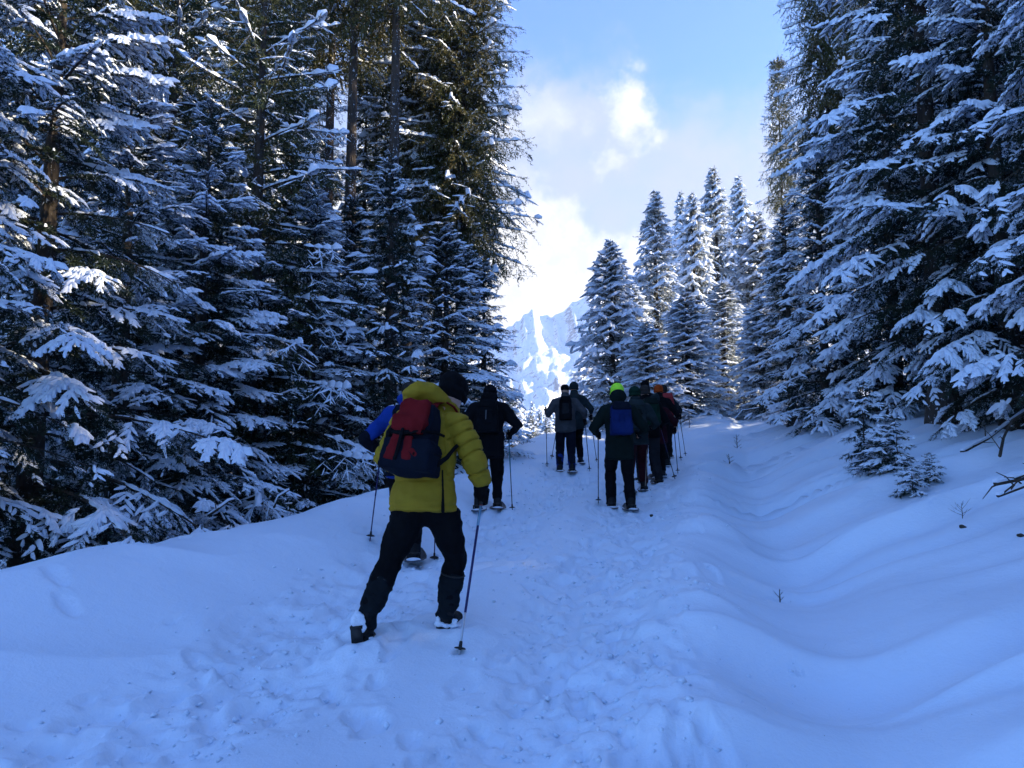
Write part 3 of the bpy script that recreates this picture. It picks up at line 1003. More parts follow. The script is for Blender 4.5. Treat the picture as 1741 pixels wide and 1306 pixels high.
def sweep(pts, rad, flat=1.0, ref=(0, -1, 0), n=12, cap0=1.0, cap1=1.0):
    """closed tapered tube through pts; flat squashes it along ref; caps are domes of the given relative length"""
    pts = [np.asarray(p, float) for p in pts]
    rad = list(rad) if hasattr(rad, '__len__') else [rad] * len(pts)
    fl = list(flat) if hasattr(flat, '__len__') else [flat] * len(pts)
    P_, Rr, Fl, Tn = [], [], [], []
    t0 = n1(pts[1] - pts[0]); t1 = n1(pts[-1] - pts[-2])
    for a in (1.45, 1.05, .55):
        P_.append(pts[0] - t0 * rad[0] * math.sin(a) * cap0 * .9); Rr.append(rad[0] * math.cos(a)); Fl.append(fl[0]); Tn.append(t0)
    for i, p in enumerate(pts):
        P_.append(p); Rr.append(rad[i]); Fl.append(fl[i])
        Tn.append(n1(pts[min(i + 1, len(pts) - 1)] - pts[max(i - 1, 0)]))
    for a in (.55, 1.05, 1.45):
        P_.append(pts[-1] + t1 * rad[-1] * math.sin(a) * cap1 * .9); Rr.append(rad[-1] * math.cos(a)); Fl.append(fl[-1]); Tn.append(t1)
    ref = n1(np.asarray(ref, float))
    V = []
    for p, r, f, t in zip(P_, Rr, Fl, Tn):
        s = np.cross(t, ref)
        if np.linalg.norm(s) < .15:
            s = np.cross(t, V3(.3, .2, 1))
        s = n1(s); w = np.cross(s, t)
        for k in range(n):
            a = 2 * math.pi * k / n
            V.append(p + s * math.cos(a) * r + w * math.sin(a) * r * f)
    m = len(P_)
    V.append(P_[0]); V.append(P_[-1])
    F_ = []
    for i in range(m - 1):
        for k in range(n):
            k2 = (k + 1) % n
            F_.append((i * n + k, i * n + k2, (i + 1) * n + k2, (i + 1) * n + k))
    T_ = [(m * n, (k + 1) % n, k) for k in range(n)] + [(m * n + 1, (m - 1) * n + k, (m - 1) * n + (k + 1) % n) for k in range(n)]
    return np.array(V), np.array(F_), np.array(T_)


def frame(z, y):
    """columns right, forward(y), up(z)"""
    z = n1(np.asarray(z, float)); y = np.asarray(y, float)
    y = n1(y - z * np.dot(y, z)); x = np.cross(y, z)
    return np.stack([x, y, z], 1)


def ball(c, r, M=None, n=12):
    r = V3(*r) if hasattr(r, '__len__') else V3(r, r, r)
    c = np.asarray(c, float)
    V = []
    m = 8
    for i in range(1, m):
        th = math.pi * i / m
        for k in range(n):
            a = 2 * math.pi * k / n
            V.append((math.sin(th) * math.cos(a) * r[0], math.sin(th) * math.sin(a) * r[1], math.cos(th) * r[2]))
    V += [(0, 0, r[2]), (0, 0, -r[2])]
    V = np.array(V)
    if M is not None: V = V @ M.T
    F_ = []
    for i in range(m - 2):
        for k in range(n):
            k2 = (k + 1) % n
            F_.append((i * n + k, (i + 1) * n + k, (i + 1) * n + k2, i * n + k2))
    b = (m - 1) * n
    T_ = [(b, k, (k + 1) % n) for k in range(n)] + [(b + 1, (m - 2) * n + (k + 1) % n, (m - 2) * n + k) for k in range(n)]
    return V + c, np.array(F_), np.array(T_)


def box(c, h, M=None, taper=1.0):
    h = V3(*h)
    V = np.array([(x * (taper if z > 0 else 1), y * (taper if z > 0 else 1), z) for z in (-1, 1) for y in (-1, 1) for x in (-1, 1)]) * h
    if M is not None: V = V @ M.T
    F_ = np.array([(0, 2, 3, 1), (4, 5, 7, 6), (0, 1, 5, 4), (2, 6, 7, 3), (0, 4, 6, 2), (1, 3, 7, 5)])
    return V + np.asarray(c, float), F_, np.zeros((0, 3), int)


def merge(pieces):
    Vs, Q, T_, o = [], [], [], 0
    for v, q, t in pieces:
        Vs.append(v)
        if len(q): Q.append(q + o)
        if len(t): T_.append(t + o)
        o += len(v)
    return np.concatenate(Vs), [np.concatenate(Q)] + ([np.concatenate(T_)] if T_ else [])


def raw(name, pieces, mat, parent, smooth=True):
    v, f = merge(pieces)
    o0 = V3(*parent_world(parent))
    return link(name, mesh_from(name, v - o0, f, [mat], smooth=smooth), parent)


def parent_world(o):
    s = V3(*o.location)
    while o.parent is not None:
        o = o.parent
        s = s + V3(*o.location)
    return s


def vol(name, pieces, mat, parent, voxel=.012, smooth=4, fn=None):
    """fuse closed pieces into one continuous skin"""
    v, f = merge(pieces)
    me = mesh_from(name, v, f, [])
    ob = bpy.data.objects.new('tmp', me)
    COL.objects.link(ob)
    md = ob.modifiers.new('r', 'REMESH'); md.mode = 'VOXEL'; md.voxel_size = voxel; md.use_smooth_shade = True
    ms = ob.modifiers.new('s', 'SMOOTH'); ms.factor = .5; ms.iterations = smooth
    dg = bpy.context.evaluated_depsgraph_get()
    ev = ob.evaluated_get(dg)
    out = bpy.data.meshes.new_from_object(ev, depsgraph=dg)
    bpy.data.objects.remove(ob); bpy.data.meshes.remove(me)
    out.name = name
    nv = len(out.vertices)
    co = np.empty(nv * 3, np.float32); out.vertices.foreach_get('co', co); co = co.reshape(-1, 3).astype(float)
    if fn is not None:
        no = np.empty(nv * 3, np.float32); out.vertices.foreach_get('normal', no); no = no.reshape(-1, 3)
        co = co + no * np.reshape(fn(co), (-1, 1))
    co -= parent_world(parent)
    out.vertices.foreach_set('co', co.astype(np.float32).ravel())
    out.materials.clear(); out.materials.append(mat)
    out.polygons.foreach_set('use_smooth', np.ones(len(out.polygons), bool))
    out.update()
    return link(name, out, parent)


def folds(amp, sc=14.0, seed=0, stretch=(1, 1, .45)):
    return lambda c: amp * (fbm(c[:, 0] * sc * stretch[0], c[:, 1] * sc * stretch[1], c[:, 2] * sc * stretch[2], 3, seed) + .6 * (1 - 2 * np.abs(noise(c[:, 0] * sc * .6 + c[:, 2] * 6, c[:, 1] * sc * .5, c[:, 2] * sc * .9, seed + 7))) - .2)


M_SKIN, _, _b = new_mat('skin', 0.5, .4); _b.inputs['Base Color'].default_value = (.48, .27, .19, 1)
def C(name, *c, **k): return cloth(name, c, **k)
M_BLACK = C('black_cloth', .006, .0065, .008)
M_NIGHT = C('night_blue_cloth', .007, .010, .018)
M_CHAR = C('charcoal_cloth', .02, .021, .025)
M_BOOT = C('boot_leather', .02, .02, .021, rough=.6)
M_GAITER = C('gaiter_cloth', .011, .014, .017)
M_YELLOW = C('mustard_shell', .31, .205, .018, col2=(.27, .175, .016), rough=.62, bump=.12)
M_RED = C('dark_red_cloth', .15, .010, .012)
M_BLUE = C('royal_blue_cloth', .012, .045, .26)
M_BLUE2 = C('blue_pack_cloth', .010, .022, .10)
M_NEON = C('neon_green_knit', .50, 1.0, .06, col2=(.46, .95, .05), scale=160)
_nb = M_NEON.node_tree.nodes['Principled BSDF']
M_GREEN = C('bottle_green_cloth', .008, .032, .020)
M_TEAL = C('grey_teal_cloth', .022, .032, .034)
M_GREYJ = C('grey_jacket_cloth', .065, .066, .072)
M_BROWNG = C('brown_grey_knit', .035, .03, .028)
M_MAROON = C('maroon_cloth', .035, .008, .012)
M_ORANGE = C('orange_knit', .4, .06, .01)
M_PINK = C('coral_pack_cloth', .40, .05, .05)
M_KHAKI = C('khaki_cloth', .12, .10, .075)
M_DGREEN = C('dark_green_jacket', .009, .016, .014)
M_GBLUE = C('bright_blue_gaiter', .012, .04, .22)
M_PACKGREY = C('light_strip', .16, .17, .19)


def metal(name, col, rough=.35):
    m, t, b = new_mat(name, rough, .5)
    n = noise_n(t, 40, 3, .6, coords(t))
    t.links.new(mixc(t, n.outputs['Fac'], col, tuple(c * .75 for c in col)), b.inputs['Base Color'])
    b.inputs['Metallic'].default_value = .35
    return m


M_POLE_D = metal('pole_navy', (.02, .015, .10)); M_POLE_S = metal('pole_silver', (.55, .56, .6)); M_POLE_L = metal('pole_light_blue', (.20, .36, .50))
M_POLE_R = metal('pole_red', (.22, .02, .02)); M_POLE_B = metal('pole_black', (.02, .022, .03)); M_POLE_G = metal('pole_teal', (.02, .20, .24)); M_POLE_BR = metal('pole_bronze', (.30, .22, .17))
M_RUB, _, _b = new_mat('black_rubber', .6, .4); _b.inputs['Base Color'].default_value = (.012, .012, .013, 1)
M_DECK, _, _b = new_mat('snowshoe_deck', .5, .4); _b.inputs['Base Color'].default_value = (.03, .033, .04, 1)
M_FRAMEW, _, _b = new_mat('snowshoe_frame', .4, .5); _b.inputs['Base Color'].default_value = (.06, .065, .08, 1)


def pole(label, hand, tip, mats, group='trekking poles', r=.0085, hero=False):
    hand = np.asarray(hand, float); tip = np.asarray(tip, float)
    o = thing('trekking_pole', label, 'trekking pole', tip, group)
    u = n1(hand - tip); Ln = np.linalg.norm(hand - tip)
    top = hand + u * .07
    cuts = np.linspace(0, 1, len(mats) + 1)
    if hero: cuts = np.array([0, .26, .80, .93, 1.0])
    for k, m in enumerate(mats):
        a = tip + u * Ln * cuts[k]; b = tip + u * (Ln * cuts[k + 1] + (.004 if k < len(mats) - 1 else -.05))
        rr = r * (.72 + .14 * k)
        raw('shaft_section', [sweep([a, b], [rr, rr], n=8, cap0=.2, cap1=.2)], m, o)
    raw('grip', [sweep([hand - u * .06, hand - u * .02, hand + u * .03, top], [.013, .015, .014, .018], n=10)], M_RUB, o)
    bk = tip + u * .05
    raw('basket', [sweep([bk, bk + u * .005], [.038 if hero else .045, .034], n=14, cap0=.1, cap1=.2), sweep([bk, bk + u * .04], [.012, .010], n=8)], M_RUB, o)
    raw('tip', [sweep([tip - u * .02, tip + u * .05], [.003, .007], n=6)], M_POLE_S, o)
    s = n1(np.cross(u, V3(.3, 1, .1)))
    lp = [top - u * .01 + s * .015 * math.sin(a) * 1.4 + n1(np.cross(s, u)) * .03 * math.sin(a) - u * (.10 * (1 - math.cos(a)) / 2) for a in np.linspace(0, 2 * math.pi, 9)]
    raw('strap', [sweep(lp, [.005] * 9, n=5)], M_BLACK, o)
    return o


def fist(c, wrist, u, r=.010, sc=1.0):
    """palm, four fingers and a thumb closed round the axis u at c"""
    c = np.asarray(c, float); u = n1(u)
    v = np.asarray(wrist) - c; v = n1(v - u * np.dot(v, u) + V3(1e-4, 0, 0)); w = np.cross(u, v)
    out = [ball(c + v * .036 * sc, (.026 * sc, .030 * sc, .044 * sc), np.stack([w, v, u], 1)), sweep([np.asarray(wrist), c + v * .045 * sc], [.027 * sc, .028 * sc])]
    for i in range(4):
        o = (1.5 - i) * .0205 * sc
        R_ = .024 * sc + r * .4
        n_ = [1.0, 1.08, 1.03, .88][i]
        out.append(sweep([c + u * (o - .004 * k) + R_ * (v * math.cos(a) + w * math.sin(a)) for k, a in enumerate(np.radians([28, 75, 122, 165, 165 + 45 * n_]))], [r * 1.1, r * 1.08, r, r * .95, r * .85], n=8))
    out.append(sweep([c + u * (.012 + .008 * k) * sc + (.026 * sc + r * .3) * (v * math.cos(a) + w * math.sin(a)) for k, a in enumerate(np.radians([-15, -55, -100, -140]))], [r * 1.35, r * 1.25, r * 1.1, r], n=8))
    return out


def head_pieces(c, M, s=1.0):
    """M columns: right, forward, up"""
    f = lambda x, y, z: np.asarray(c) + M @ V3(x, y, z) * s
    out = [ball(c, (.074 * s, .094 * s, .112 * s), M), ball(f(0, .035, -.065), (.052 * s, .058 * s, .05 * s), M),
           sweep([f(0, .088, .012), f(0, .108, -.018), f(0, .100, -.03)], [.009 * s, .013 * s, .012 * s]),
           ball(f(0, .088, -.058), (.024 * s, .012 * s, .010 * s), M), ball(f(0, .078, -.095), (.022 * s, .02 * s, .016 * s), M)]
    for sx in (-1, 1):
        out += [ball(f(sx * .076, -.002, -.012), (.010 * s, .020 * s, .032 * s), M), ball(f(sx * .030, .083, .028), (.022 * s, .012 * s, .009 * s), M)]
    return out


def snowshoe(label, c, fwd, up=(0, 0, 1), s=1.0):
    M = frame(up, fwd); c = np.asarray(c, float)
    o = thing('snowshoe', label, 'snowshoe', c, 'snowshoes on the hikers feet')
    f = lambda x, y, z: c + M @ V3(x, y, z) * s
    ring = []
    for k in range(17):
        a = 2 * math.pi * k / 16
        y = .29 * math.cos(a); wd = .105 * (1.0 - .22 * (y < 0) * abs(y) / .29)
        ring.append(f(wd * math.sin(a), y, .012 + (.07 * (y / .29) ** 3 if y > 0 else 0)))
    raw('frame', [sweep(ring, [.0095] * 17, n=7)], M_FRAMEW, o)
    v = [f(0, 0, .008)] + [p * .97 + f(0, 0, .008) * .03 for p in ring[:-1]]
    v2 = [p - M[:, 2] * .004 for p in v]
    t = [(0, 1 + k, 1 + (k + 1) % 16) for k in range(16)] + [(17, 18 + (k + 1) % 16, 18 + k) for k in range(16)]
    q = [(1 + k, 18 + k, 18 + (k + 1) % 16, 1 + (k + 1) % 16) for k in range(16)]
    link('deck', mesh_from('deck', np.array(v + v2) - c, [np.array(t), np.array(q)], [M_DECK], smooth=False), o)
    raw('binding', [box(f(0, .03, .02), (.055, .02, .012), M), box(f(0, -.07, .02), (.045, .018, .012), M), sweep([f(-.055, -.06, .02), f(-.05, -.12, .07), f(0, -.15, .075), f(.05, -.12, .07), f(.055, -.06, .02)], [.009] * 5, n=6)], M_RUB, o)
    raw('snow_crust', [ball(f(.01, -.17, .018), (.07, .07, .018), M)], M_SNOW, o)
    return o


def rucksack(label, c, up, back, dims, mats, voxel=.016, style=0, group='rucksacks on the hikers backs', extra=()):
    """c centre, up axis, outward back normal; dims half width, half depth, half height; mats main, lid, pocket, trim"""
    M = frame(up, back); c = np.asarray(c, float); w, dp, h = dims
    f = lambda x, y, z: c + M @ V3(x, y, z)
    o = thing('rucksack', label, 'rucksack', c, group)
    vol('main_bag', [box(f(0, 0, -h * .1), (w, dp, h * .85), M, .9), box(f(0, dp * .25, -h * .62), (w * .98, dp * .95, h * .32), M)], mats[0], o, voxel, 7, folds(.006, 12, 3))
    vol('lid', [box(f(0, dp * .12, h * .72), (w * .88, dp * 1.02, h * .24), M, .8)], mats[1], o, voxel, 6, folds(.006, 14, 5))
    if style == 0:
        vol('front_pocket', [box(f(0, dp * 1.0, -h * .12), (w * .62, dp * .28, h * .46), M, .85)], mats[2], o, voxel, 5, folds(.004, 14, 6))
    elif style == 1:
        for sx in (-1, 1):
            vol('front_pocket', [box(f(sx * w * .50, dp * .98, -h * .16), (w * .34, dp * .26, h * .48), frame(M[:, 2] + M[:, 0] * sx * -.16, M[:, 1]), .75)], mats[2], o, voxel * .8, 5, folds(.004, 16, 6))
    for sx in (-1, 1):
        raw('compression_strap', [sweep([f(sx * w * 1.0, -dp * .5, h * .15), f(sx * w * 1.02, dp * .5, h * .05), f(sx * w * .55, dp * 1.15, 0)], [.008] * 3, .4, n=6)], mats[3], o)
        raw('shoulder_strap', [sweep([f(sx * w * .35, -dp * .9, h * .55), f(sx * w * .62, -dp * 1.3, h * .88), f(sx * w * .8, -dp * 2.4, h * .86), f(sx * w * .95, -dp * 3.1, h * .45)], [.026, .028, .028, .024], .35, ref=M[:, 2] if False else M[:, 1], n=8)], mats[3], o)
    return o, f, M


def hiker(label, px, d, yaw=0.0, s=1.0, lean=.10, stride=.16, phase=1, handL=(-.30, .30, 1.00), handR=(.30, .30, 1.00), elbL=(-.33, .04, 1.10), elbR=(.33, .04, 1.10),
          jacket=None, lower=None, trousers=None, gaiter=None, hat=None, hatkind='beanie', hood=False, glove=None, hem=.80, girth=1.0, voxel=.018, headyaw=0.0, hoodz=.045,
          poleL=None, poleR=None, polem=None, plab=('', ''), pack=None, shoes=True, slab=('', ''), headdrop=0.0, collar=None):
    g = G(px, d) - V3(0, 0, .03)
    cy, sy = math.cos(yaw), math.sin(yaw)
    RZ = np.array([[cy, -sy, 0], [sy, cy, 0], [0, 0, 1]])
    slope = math.tan(PITCH)

    def W(x, y, z):
        p = RZ @ V3(x, y, z) * s
        return g + p + V3(0, 0, p[1] * slope * (1 if z < .3 else .5))
    up = V3(0, 0, 1); fw = RZ @ V3(0, 1, 0)
    o = thing('person', label, 'person', g)
    L = lean
    hip = {-1: W(-.095, 0, .90), 1: W(.095, 0, .90)}
    fy = {phase: stride, -phase: -stride}
    knee = {k: W(k * .105, fy[k] * .75 + .08 + (.04 if k == phase else 0), .49 + (.02 if k == phase else -.01)) for k in (-1, 1)}
    ank = {k: W(k * .115, fy[k] - (.02 if k == phase else .06), .10 + (0 if k == phase else .03)) for k in (-1, 1)}
    toe = {k: W(k * .125, fy[k] + .15, .05) for k in (-1, 1)}
    heel = {k: W(k * .115, fy[k] - .07 - (0 if k == phase else .04), .05 + (0 if k == phase else .02)) for k in (-1, 1)}
    pel, wai, che, nek = W(0, 0, .93), W(0, L * .35, 1.08), W(0, L, 1.30), W(0, L * 1.35 + .02, 1.47)
    hd = W(0, L * 1.5 + .07, 1.60 - headdrop)
    sh = {-1: W(-.165 * girth, L * 1.15, 1.365), 1: W(.165 * girth, L * 1.15, 1.365)}
    el = {-1: W(*elbL), 1: W(*elbR)}; ha = {-1: W(*handL), 1: W(*handR)}
    wr = {k: ha[k] + n1(el[k] - ha[k]) * .075 for k in (-1, 1)}
    hM = frame(up + fw * .15, RZ @ V3(math.sin(headyaw), math.cos(headyaw), 0))
    tips = {-1: poleL, 1: poleR}
    pu = {}
    for k in (-1, 1):
        if tips[k] is not None:
            tx, ty = tips[k]
            q = g + RZ @ V3(tx, ty, 0) * s
            tips[k] = V3(q[0], q[1], H(q[0], q[1]) + .01)
            pu[k] = n1(ha[k] - tips[k])
        else:
            pu[k] = n1(up + fw * .2)
    body = head_pieces(hd, hM, s) + [sweep([nek - up * .06, hd - up * .05], [.062 * s, .058 * s])]
    body += [sweep([pel, wai, che, nek], [.13 * s, .125 * s, .15 * s, .06 * s], [.7, .7, .65, 1], ref=fw)]
    for k in (-1, 1):
        body += [sweep([sh[k], el[k], wr[k]], [.05 * s, .042 * s, .028 * s]), sweep([sh[k], che], [.05 * s, .1 * s]), sweep([hip[k], knee[k], ank[k], heel[k]], [.075 * s, .055 * s, .04 * s, .03 * s]), sweep([heel[k], toe[k]], [.033 * s, .026 * s])]
        body += fist(ha[k], wr[k], pu[k], .009 * s, s * .92)
    vol('body', body, M_SKIN, o, voxel * .95, 2)
    # jacket
    hemp = W(0, -.01, hem); r = girth * s
    jk = [sweep([hemp, pel + up * .04, wai, che, nek - up * .05], [.185 * r, .183 * r, .172 * r, .19 * r, .10 * r], [.70, .70, .72, .68, .8], ref=fw, n=18, cap0=.12), sweep([sh[-1], che + up * .09 * s, sh[1]], [.078 * r, .085 * r, .078 * r])]
    for k in (-1, 1):
        jk.append(sweep([sh[k], sh[k] * .45 + el[k] * .55 + V3(0, 0, -.005), el[k], wr[k] + n1(el[k] - wr[k]) * .02], [.080 * r, .070 * r, .066 * r, .047 * s], cap1=.2))
    jk.append(sweep([che + up * .08, nek - up * .02, nek + up * .075 * s + fw * .03], [.15 * s, .098 * s, .078 * s], cap1=.2))
    if hood:
        jk += [ball(nek - fw * .06 * s + up * hoodz, (.122 * s, .065 * s, (.05 + hoodz * .6) * s), RZ)]
    jo = vol('jacket', jk, jacket, o, voxel * .85, 4, folds(.011, 11, int(px) % 50))
    if lower is not None:
        vol('jacket_lower_panel', [sweep([hemp + up * .005, pel + up * .04, wai], [.190 * r, .188 * r, .177 * r], [.70, .70, .72], ref=fw, n=18, cap0=.1, cap1=.2)] +
            [sweep([el[k] + up * .01, wr[k] + n1(el[k] - wr[k]) * .02], [.071 * r, .052 * s], cap1=.2) for k in (-1, 1)], lower, o, voxel * .85, 3, folds(.010, 11, int(px) % 50))
    tr = [ball(pel - up * .03, (.165 * r, .125 * r, .12 * r), RZ)]
    for k in (-1, 1):
        tr.append(sweep([hip[k] + up * .02, hip[k] * .5 + knee[k] * .5, knee[k], ank[k] + up * .05], [.098 * r, .088 * r, .075 * r, .066 * s], n=14, cap1=.2))
    vol('trousers', tr, trousers, o, voxel * .85, 3, folds(.012, 13, 4))
    for k in (-1, 1):
        if gaiter is not None:
            vol('gaiter', [sweep([knee[k] * .62 + ank[k] * .38, knee[k] * .25 + ank[k] * .75, ank[k] - up * .02], [.077 * s, .074 * s, .068 * s], cap0=.1, cap1=.2)], gaiter, o, voxel * .8, 3, folds(.006, 16, 8))
        vol('boot', [sweep([ank[k] + up * .05, heel[k] + up * .03, heel[k]], [.055 * s, .05 * s, .045 * s]), sweep([heel[k] + up * .005, toe[k] + up * .005], [.045 * s, .046 * s], .85, ref=(0, 0, 1))], M_BOOT, o, voxel * .7, 2)
        if glove is not None:
            vol('glove', fist(ha[k], wr[k], pu[k], .0135 * s, s * 1.1), glove, o, voxel * .5, 1)
    if hat is not None:
        hc = hd + hM @ V3(0, -.006, .034) * s
        if hatkind == 'cap':
            vol('cap', [ball(hc + up * .012, (.092 * s, .108 * s, .083 * s), hM), sweep([hd + hM @ V3(0, .09, .045) * s, hd + hM @ V3(0, .15, .03) * s], [.06 * s, .05 * s], .2, ref=(0, 0, 1))], hat, o, voxel * .6, 3)
        else:
            vol('beanie', [ball(hc, (.099 * s, .117 * s, .102 * s), hM, 16), sweep([hd + hM @ V3(.088 * math.sin(a), .106 * math.cos(a) - .004, -.022 + .012 * math.cos(a)) * s for a in np.linspace(0, 2 * math.pi, 15)], [.019 * s] * 15)], hat, o, voxel * .55, 2, folds(.003, 30, 2))
    for k in (-1, 1):
        if tips[k] is not None:
            pole(plab[0 if k < 0 else 1], ha[k], tips[k], polem)
        if shoes:
            fy_ = n1(toe[k] - heel[k]); mid_ = heel[k] * .5 + toe[k] * .5
            tilt = 0 if k == phase else -.22
            snowshoe(slab[0 if k < 0 else 1], mid_ - up * .035 * s - fy_ * .03, fw + V3(0, 0, slope + tilt), up, s)
    if pack is not None:
        pl, pd, pm, st = pack
        pw, pdp, ph = pd
        cc = che * .72 + wai * .28 - fw * (.125 * r + pdp * .85)
        ua = n1(che - pel + up * .25)
        ret = rucksack(pl, cc, ua, -fw, pd, pm, .018, st)
        return o, ret, W
    return o, None, W


# ------------------------------------------------------------------ the hiker in the mustard jacket
g0 = P(705, 1085, 4.86); g0 = V3(g0[0], g0[1], H(g0[0], g0[1]))
he = thing('person', 'nearest hiker in a mustard yellow quilted jacket and black beanie, bent forward', 'person', g0)
q = lambda px, py, d: P(px, py, d)
pel, wai, che, nek = q(722, 858, 4.92), q(724, 800, 4.96), q(736, 735, 5.04), q(752, 692, 5.14)
hd = q(771, 668, 5.22)
shL, shR = q(690, 716, 5.06), q(779, 724, 4.99)
elL, elR = q(654, 775, 5.10), q(806, 782, 4.93)
wrL, wrR = q(690, 806, 5.38), q(820, 824, 4.97)
haL, haR = q(706, 812, 5.45), q(820, 842, 5.00)
hipL, hipR = q(697, 880, 4.90), q(753, 880, 4.95)
knL, knR = q(659, 965, 4.88), q(774, 953, 4.98)
anL, anR = q(624, 1046, 4.76), q(759, 1038, 4.98)
heL, heR = q(617, 1078, 4.74), q(757, 1056, 4.97)
toL, toR = q(622, 1078, 4.93), q(775, 1050, 5.17)
tipR = q(780, 1114, 4.60); tipR[2] = H(tipR[0], tipR[1]) - .01
tipL = q(592, 1064, 4.98); tipL[2] = H(tipL[0], tipL[1]) - .01
fw = n1(V3(.18, 1, 0)); up = V3(0, 0, 1)
hM = frame(n1(V3(.22, .35, 1)), n1(V3(.45, 1, -.35)))
uR = n1(haR - tipR); uL = n1(haL - tipL)
body = head_pieces(hd, hM, 1.0) + [sweep([nek, hd - up * .04], [.065, .062]), sweep([pel, wai, che, nek], [.11, .125, .16, .07], [.7, .7, .65, 1], ref=fw)]
for sh, el, wr, ha, u_, hp, kn, an, hl, to in ((shL, elL, wrL, haL, uL, hipL, knL, anL, heL, toL), (shR, elR, wrR, haR, uR, hipR, knR, anR, heR, toR)):
    body += [sweep([sh, el, wr], [.052, .045, .03]), sweep([sh, che], [.05, .1]), sweep([hp, kn, an, hl], [.08, .058, .042, .032]), sweep([hl, to], [.034, .028]), sweep([hp, pel + up * .05], [.07, .10])]
    body += fist(ha, wr, u_, .0095, .96)
vol('body', body, M_SKIN, he, .012, 2)


def quilt(c):
    d = np.zeros(len(c))
    arm = np.zeros(len(c), bool)
    for a, b, n_, ph in ((shR, elR, 3.4, .1), (elR, wrR, 1.6, .3), (shL, elL, 3.4, .1)):
        ab = b - a; t = ((c - a) @ ab) / (ab @ ab)
        dist = np.linalg.norm(c - a - np.clip(t, 0, 1)[:, None] * ab, axis=1)
        m = (dist < .125) & (t > -.15) & (t < 1.05) & (np.abs(c[:, 0] - (b[0] + a[0]) / 2) < .12)
        tt = t * n_ + ph + .06 * noise(c[:, 0] * 9, c[:, 1] * 9, c[:, 2] * 3, 3)
        ridge_ = np.abs((tt % 1) - .5) * 2
        d = np.where(m, .008 - .020 * np.exp(-((1 - ridge_) / .16) ** 2), d)
        arm |= m
    # body baffles, softer, and the deep armhole seam
    tz = (c[:, 2] - pel[2]) / .165 + .08 * noise(c[:, 0] * 5, c[:, 1] * 5, None, 8)
    rz_ = np.abs((tz % 1) - .5) * 2
    d = np.where(~arm, .004 - .008 * np.exp(-((1 - rz_) / .12) ** 2), d)
    d -= .011 * np.exp(-((c[:, 0] - (shR[0] - .085 + (shR[2] - c[:, 2]) * .08)) / .010) ** 2) * (c[:, 2] > elR[2] - .1) * (c[:, 1] < shR[1] + .05)
    return d + folds(.008, 9, 17, (1, 1, .8))(c) + .004 * noise(c[:, 0] * 22, c[:, 1] * 22, c[:, 2] * 40, 19)


jk = [sweep([q(719, 868, 4.90), q(720, 842, 4.92), wai, che, nek - up * .04], [.232, .222, .190, .182, .110], [.66, .66, .70, .70, .85], ref=fw, n=22, cap0=.08),
      sweep([shL, che + up * .06, shR], [.080, .090, .082]),
      sweep([shR, (shR + elR) / 2 + V3(.012, 0, 0), elR, (elR + wrR) / 2, wrR + n1(elR - wrR) * .01], [.084, .082, .076, .072, .058], n=16, cap1=.15),
      sweep([shL, (shL + elL) / 2, elL, wrL], [.086, .082, .078, .056], n=16, cap1=.15),
      sweep([nek - up * .05, q(762, 686, 5.16)], [.10, .092], n=14, cap1=.2)]
vol('jacket', jk, M_YELLOW, he, .0085, 3, quilt)
vol('hood', [sweep([q(697, 684, 5.00), q(698, 672, 4.98), q(712, 664, 4.97), q(732, 666, 4.99), q(752, 678, 5.06), q(764, 690, 5.12)], [.05, .062, .064, .060, .046, .026], n=14),
             sweep([q(700, 690, 5.02), q(730, 684, 5.03)], [.05, .06])], M_YELLOW, he, .009, 4, folds(.012, 16, 31, (.5, .5, 1.6)))
vol('hem_tape', [sweep([q(752, 800, 4.80), q(753, 835, 4.77), q(753, 869, 4.76)], [.007, .008, .013], .6, n=8)], M_BLACK, he, .004, 1)
vol('cuff_tab', [sweep([wrR + V3(.035, -.01, .015), wrR + V3(.056, -.01, .03)], [.012, .005])], M_YELLOW, he, .004, 1)
tr = [ball(q(722, 862, 4.93), (.205, .145, .13), frame(up, fw)),
      sweep([hipL + up * .02, q(676, 922, 4.89), knL, anL + (knL - anL) * .15], [.118, .100, .080, .070], n=16, cap1=.2),
      sweep([hipR + up * .02, q(766, 920, 4.96), knR, anR + (knR - anR) * .15], [.112, .098, .078, .066], n=16, cap1=.2)]
vol('trousers', tr, M_BLACK, he, .010, 3, folds(.014, 12, 23))
for kn, an, hl in ((knL, anL, heL), (knR, anR, heR)):
    vol('gaiter', [sweep([kn + (an - kn) * .22, kn + (an - kn) * .38, kn + (an - kn) * .7, an, hl * .6 + an * .4], [.076, .084, .078, .060, .072], n=16, cap0=.1, cap1=.2)], M_GAITER, he, .009, 2, folds(.012, 17, 29, (1, 1, 1.6)))
    Mg = frame(kn - an, V3(0, 1, 0))
    vol('gaiter_strap', [sweep([kn + (an - kn) * .27 + Mg @ V3(.080 * math.cos(a), .080 * math.sin(a), 0) for a in np.linspace(0, 2 * math.pi, 15)], [.007] * 15, n=8)], M_RUB, he, .006, 2)
for hl, to, an in ((heL, toL, anL), (heR, toR, anR)):
    M = frame(up + fw * .05, n1(to - hl))
    vol('boot', [sweep([an, hl + up * .02], [.060, .058], n=14), sweep([hl + up * .01, to + up * .005], [.055, .052], .85, ref=(0, 0, 1), n=14)], M_BOOT, he, .008, 2, folds(.004, 30, 3))
    raw('sole', [box((hl + to) / 2 - up * .035 + V3(0, .01, 0), (.05, .15, .014), M)] + [box(hl * (1 - t) + to * t - up * .052, (.046, .012, .010), M) for t in (-.2, .1, .4, .7, 1.0, 1.2)], M_RUB, he)
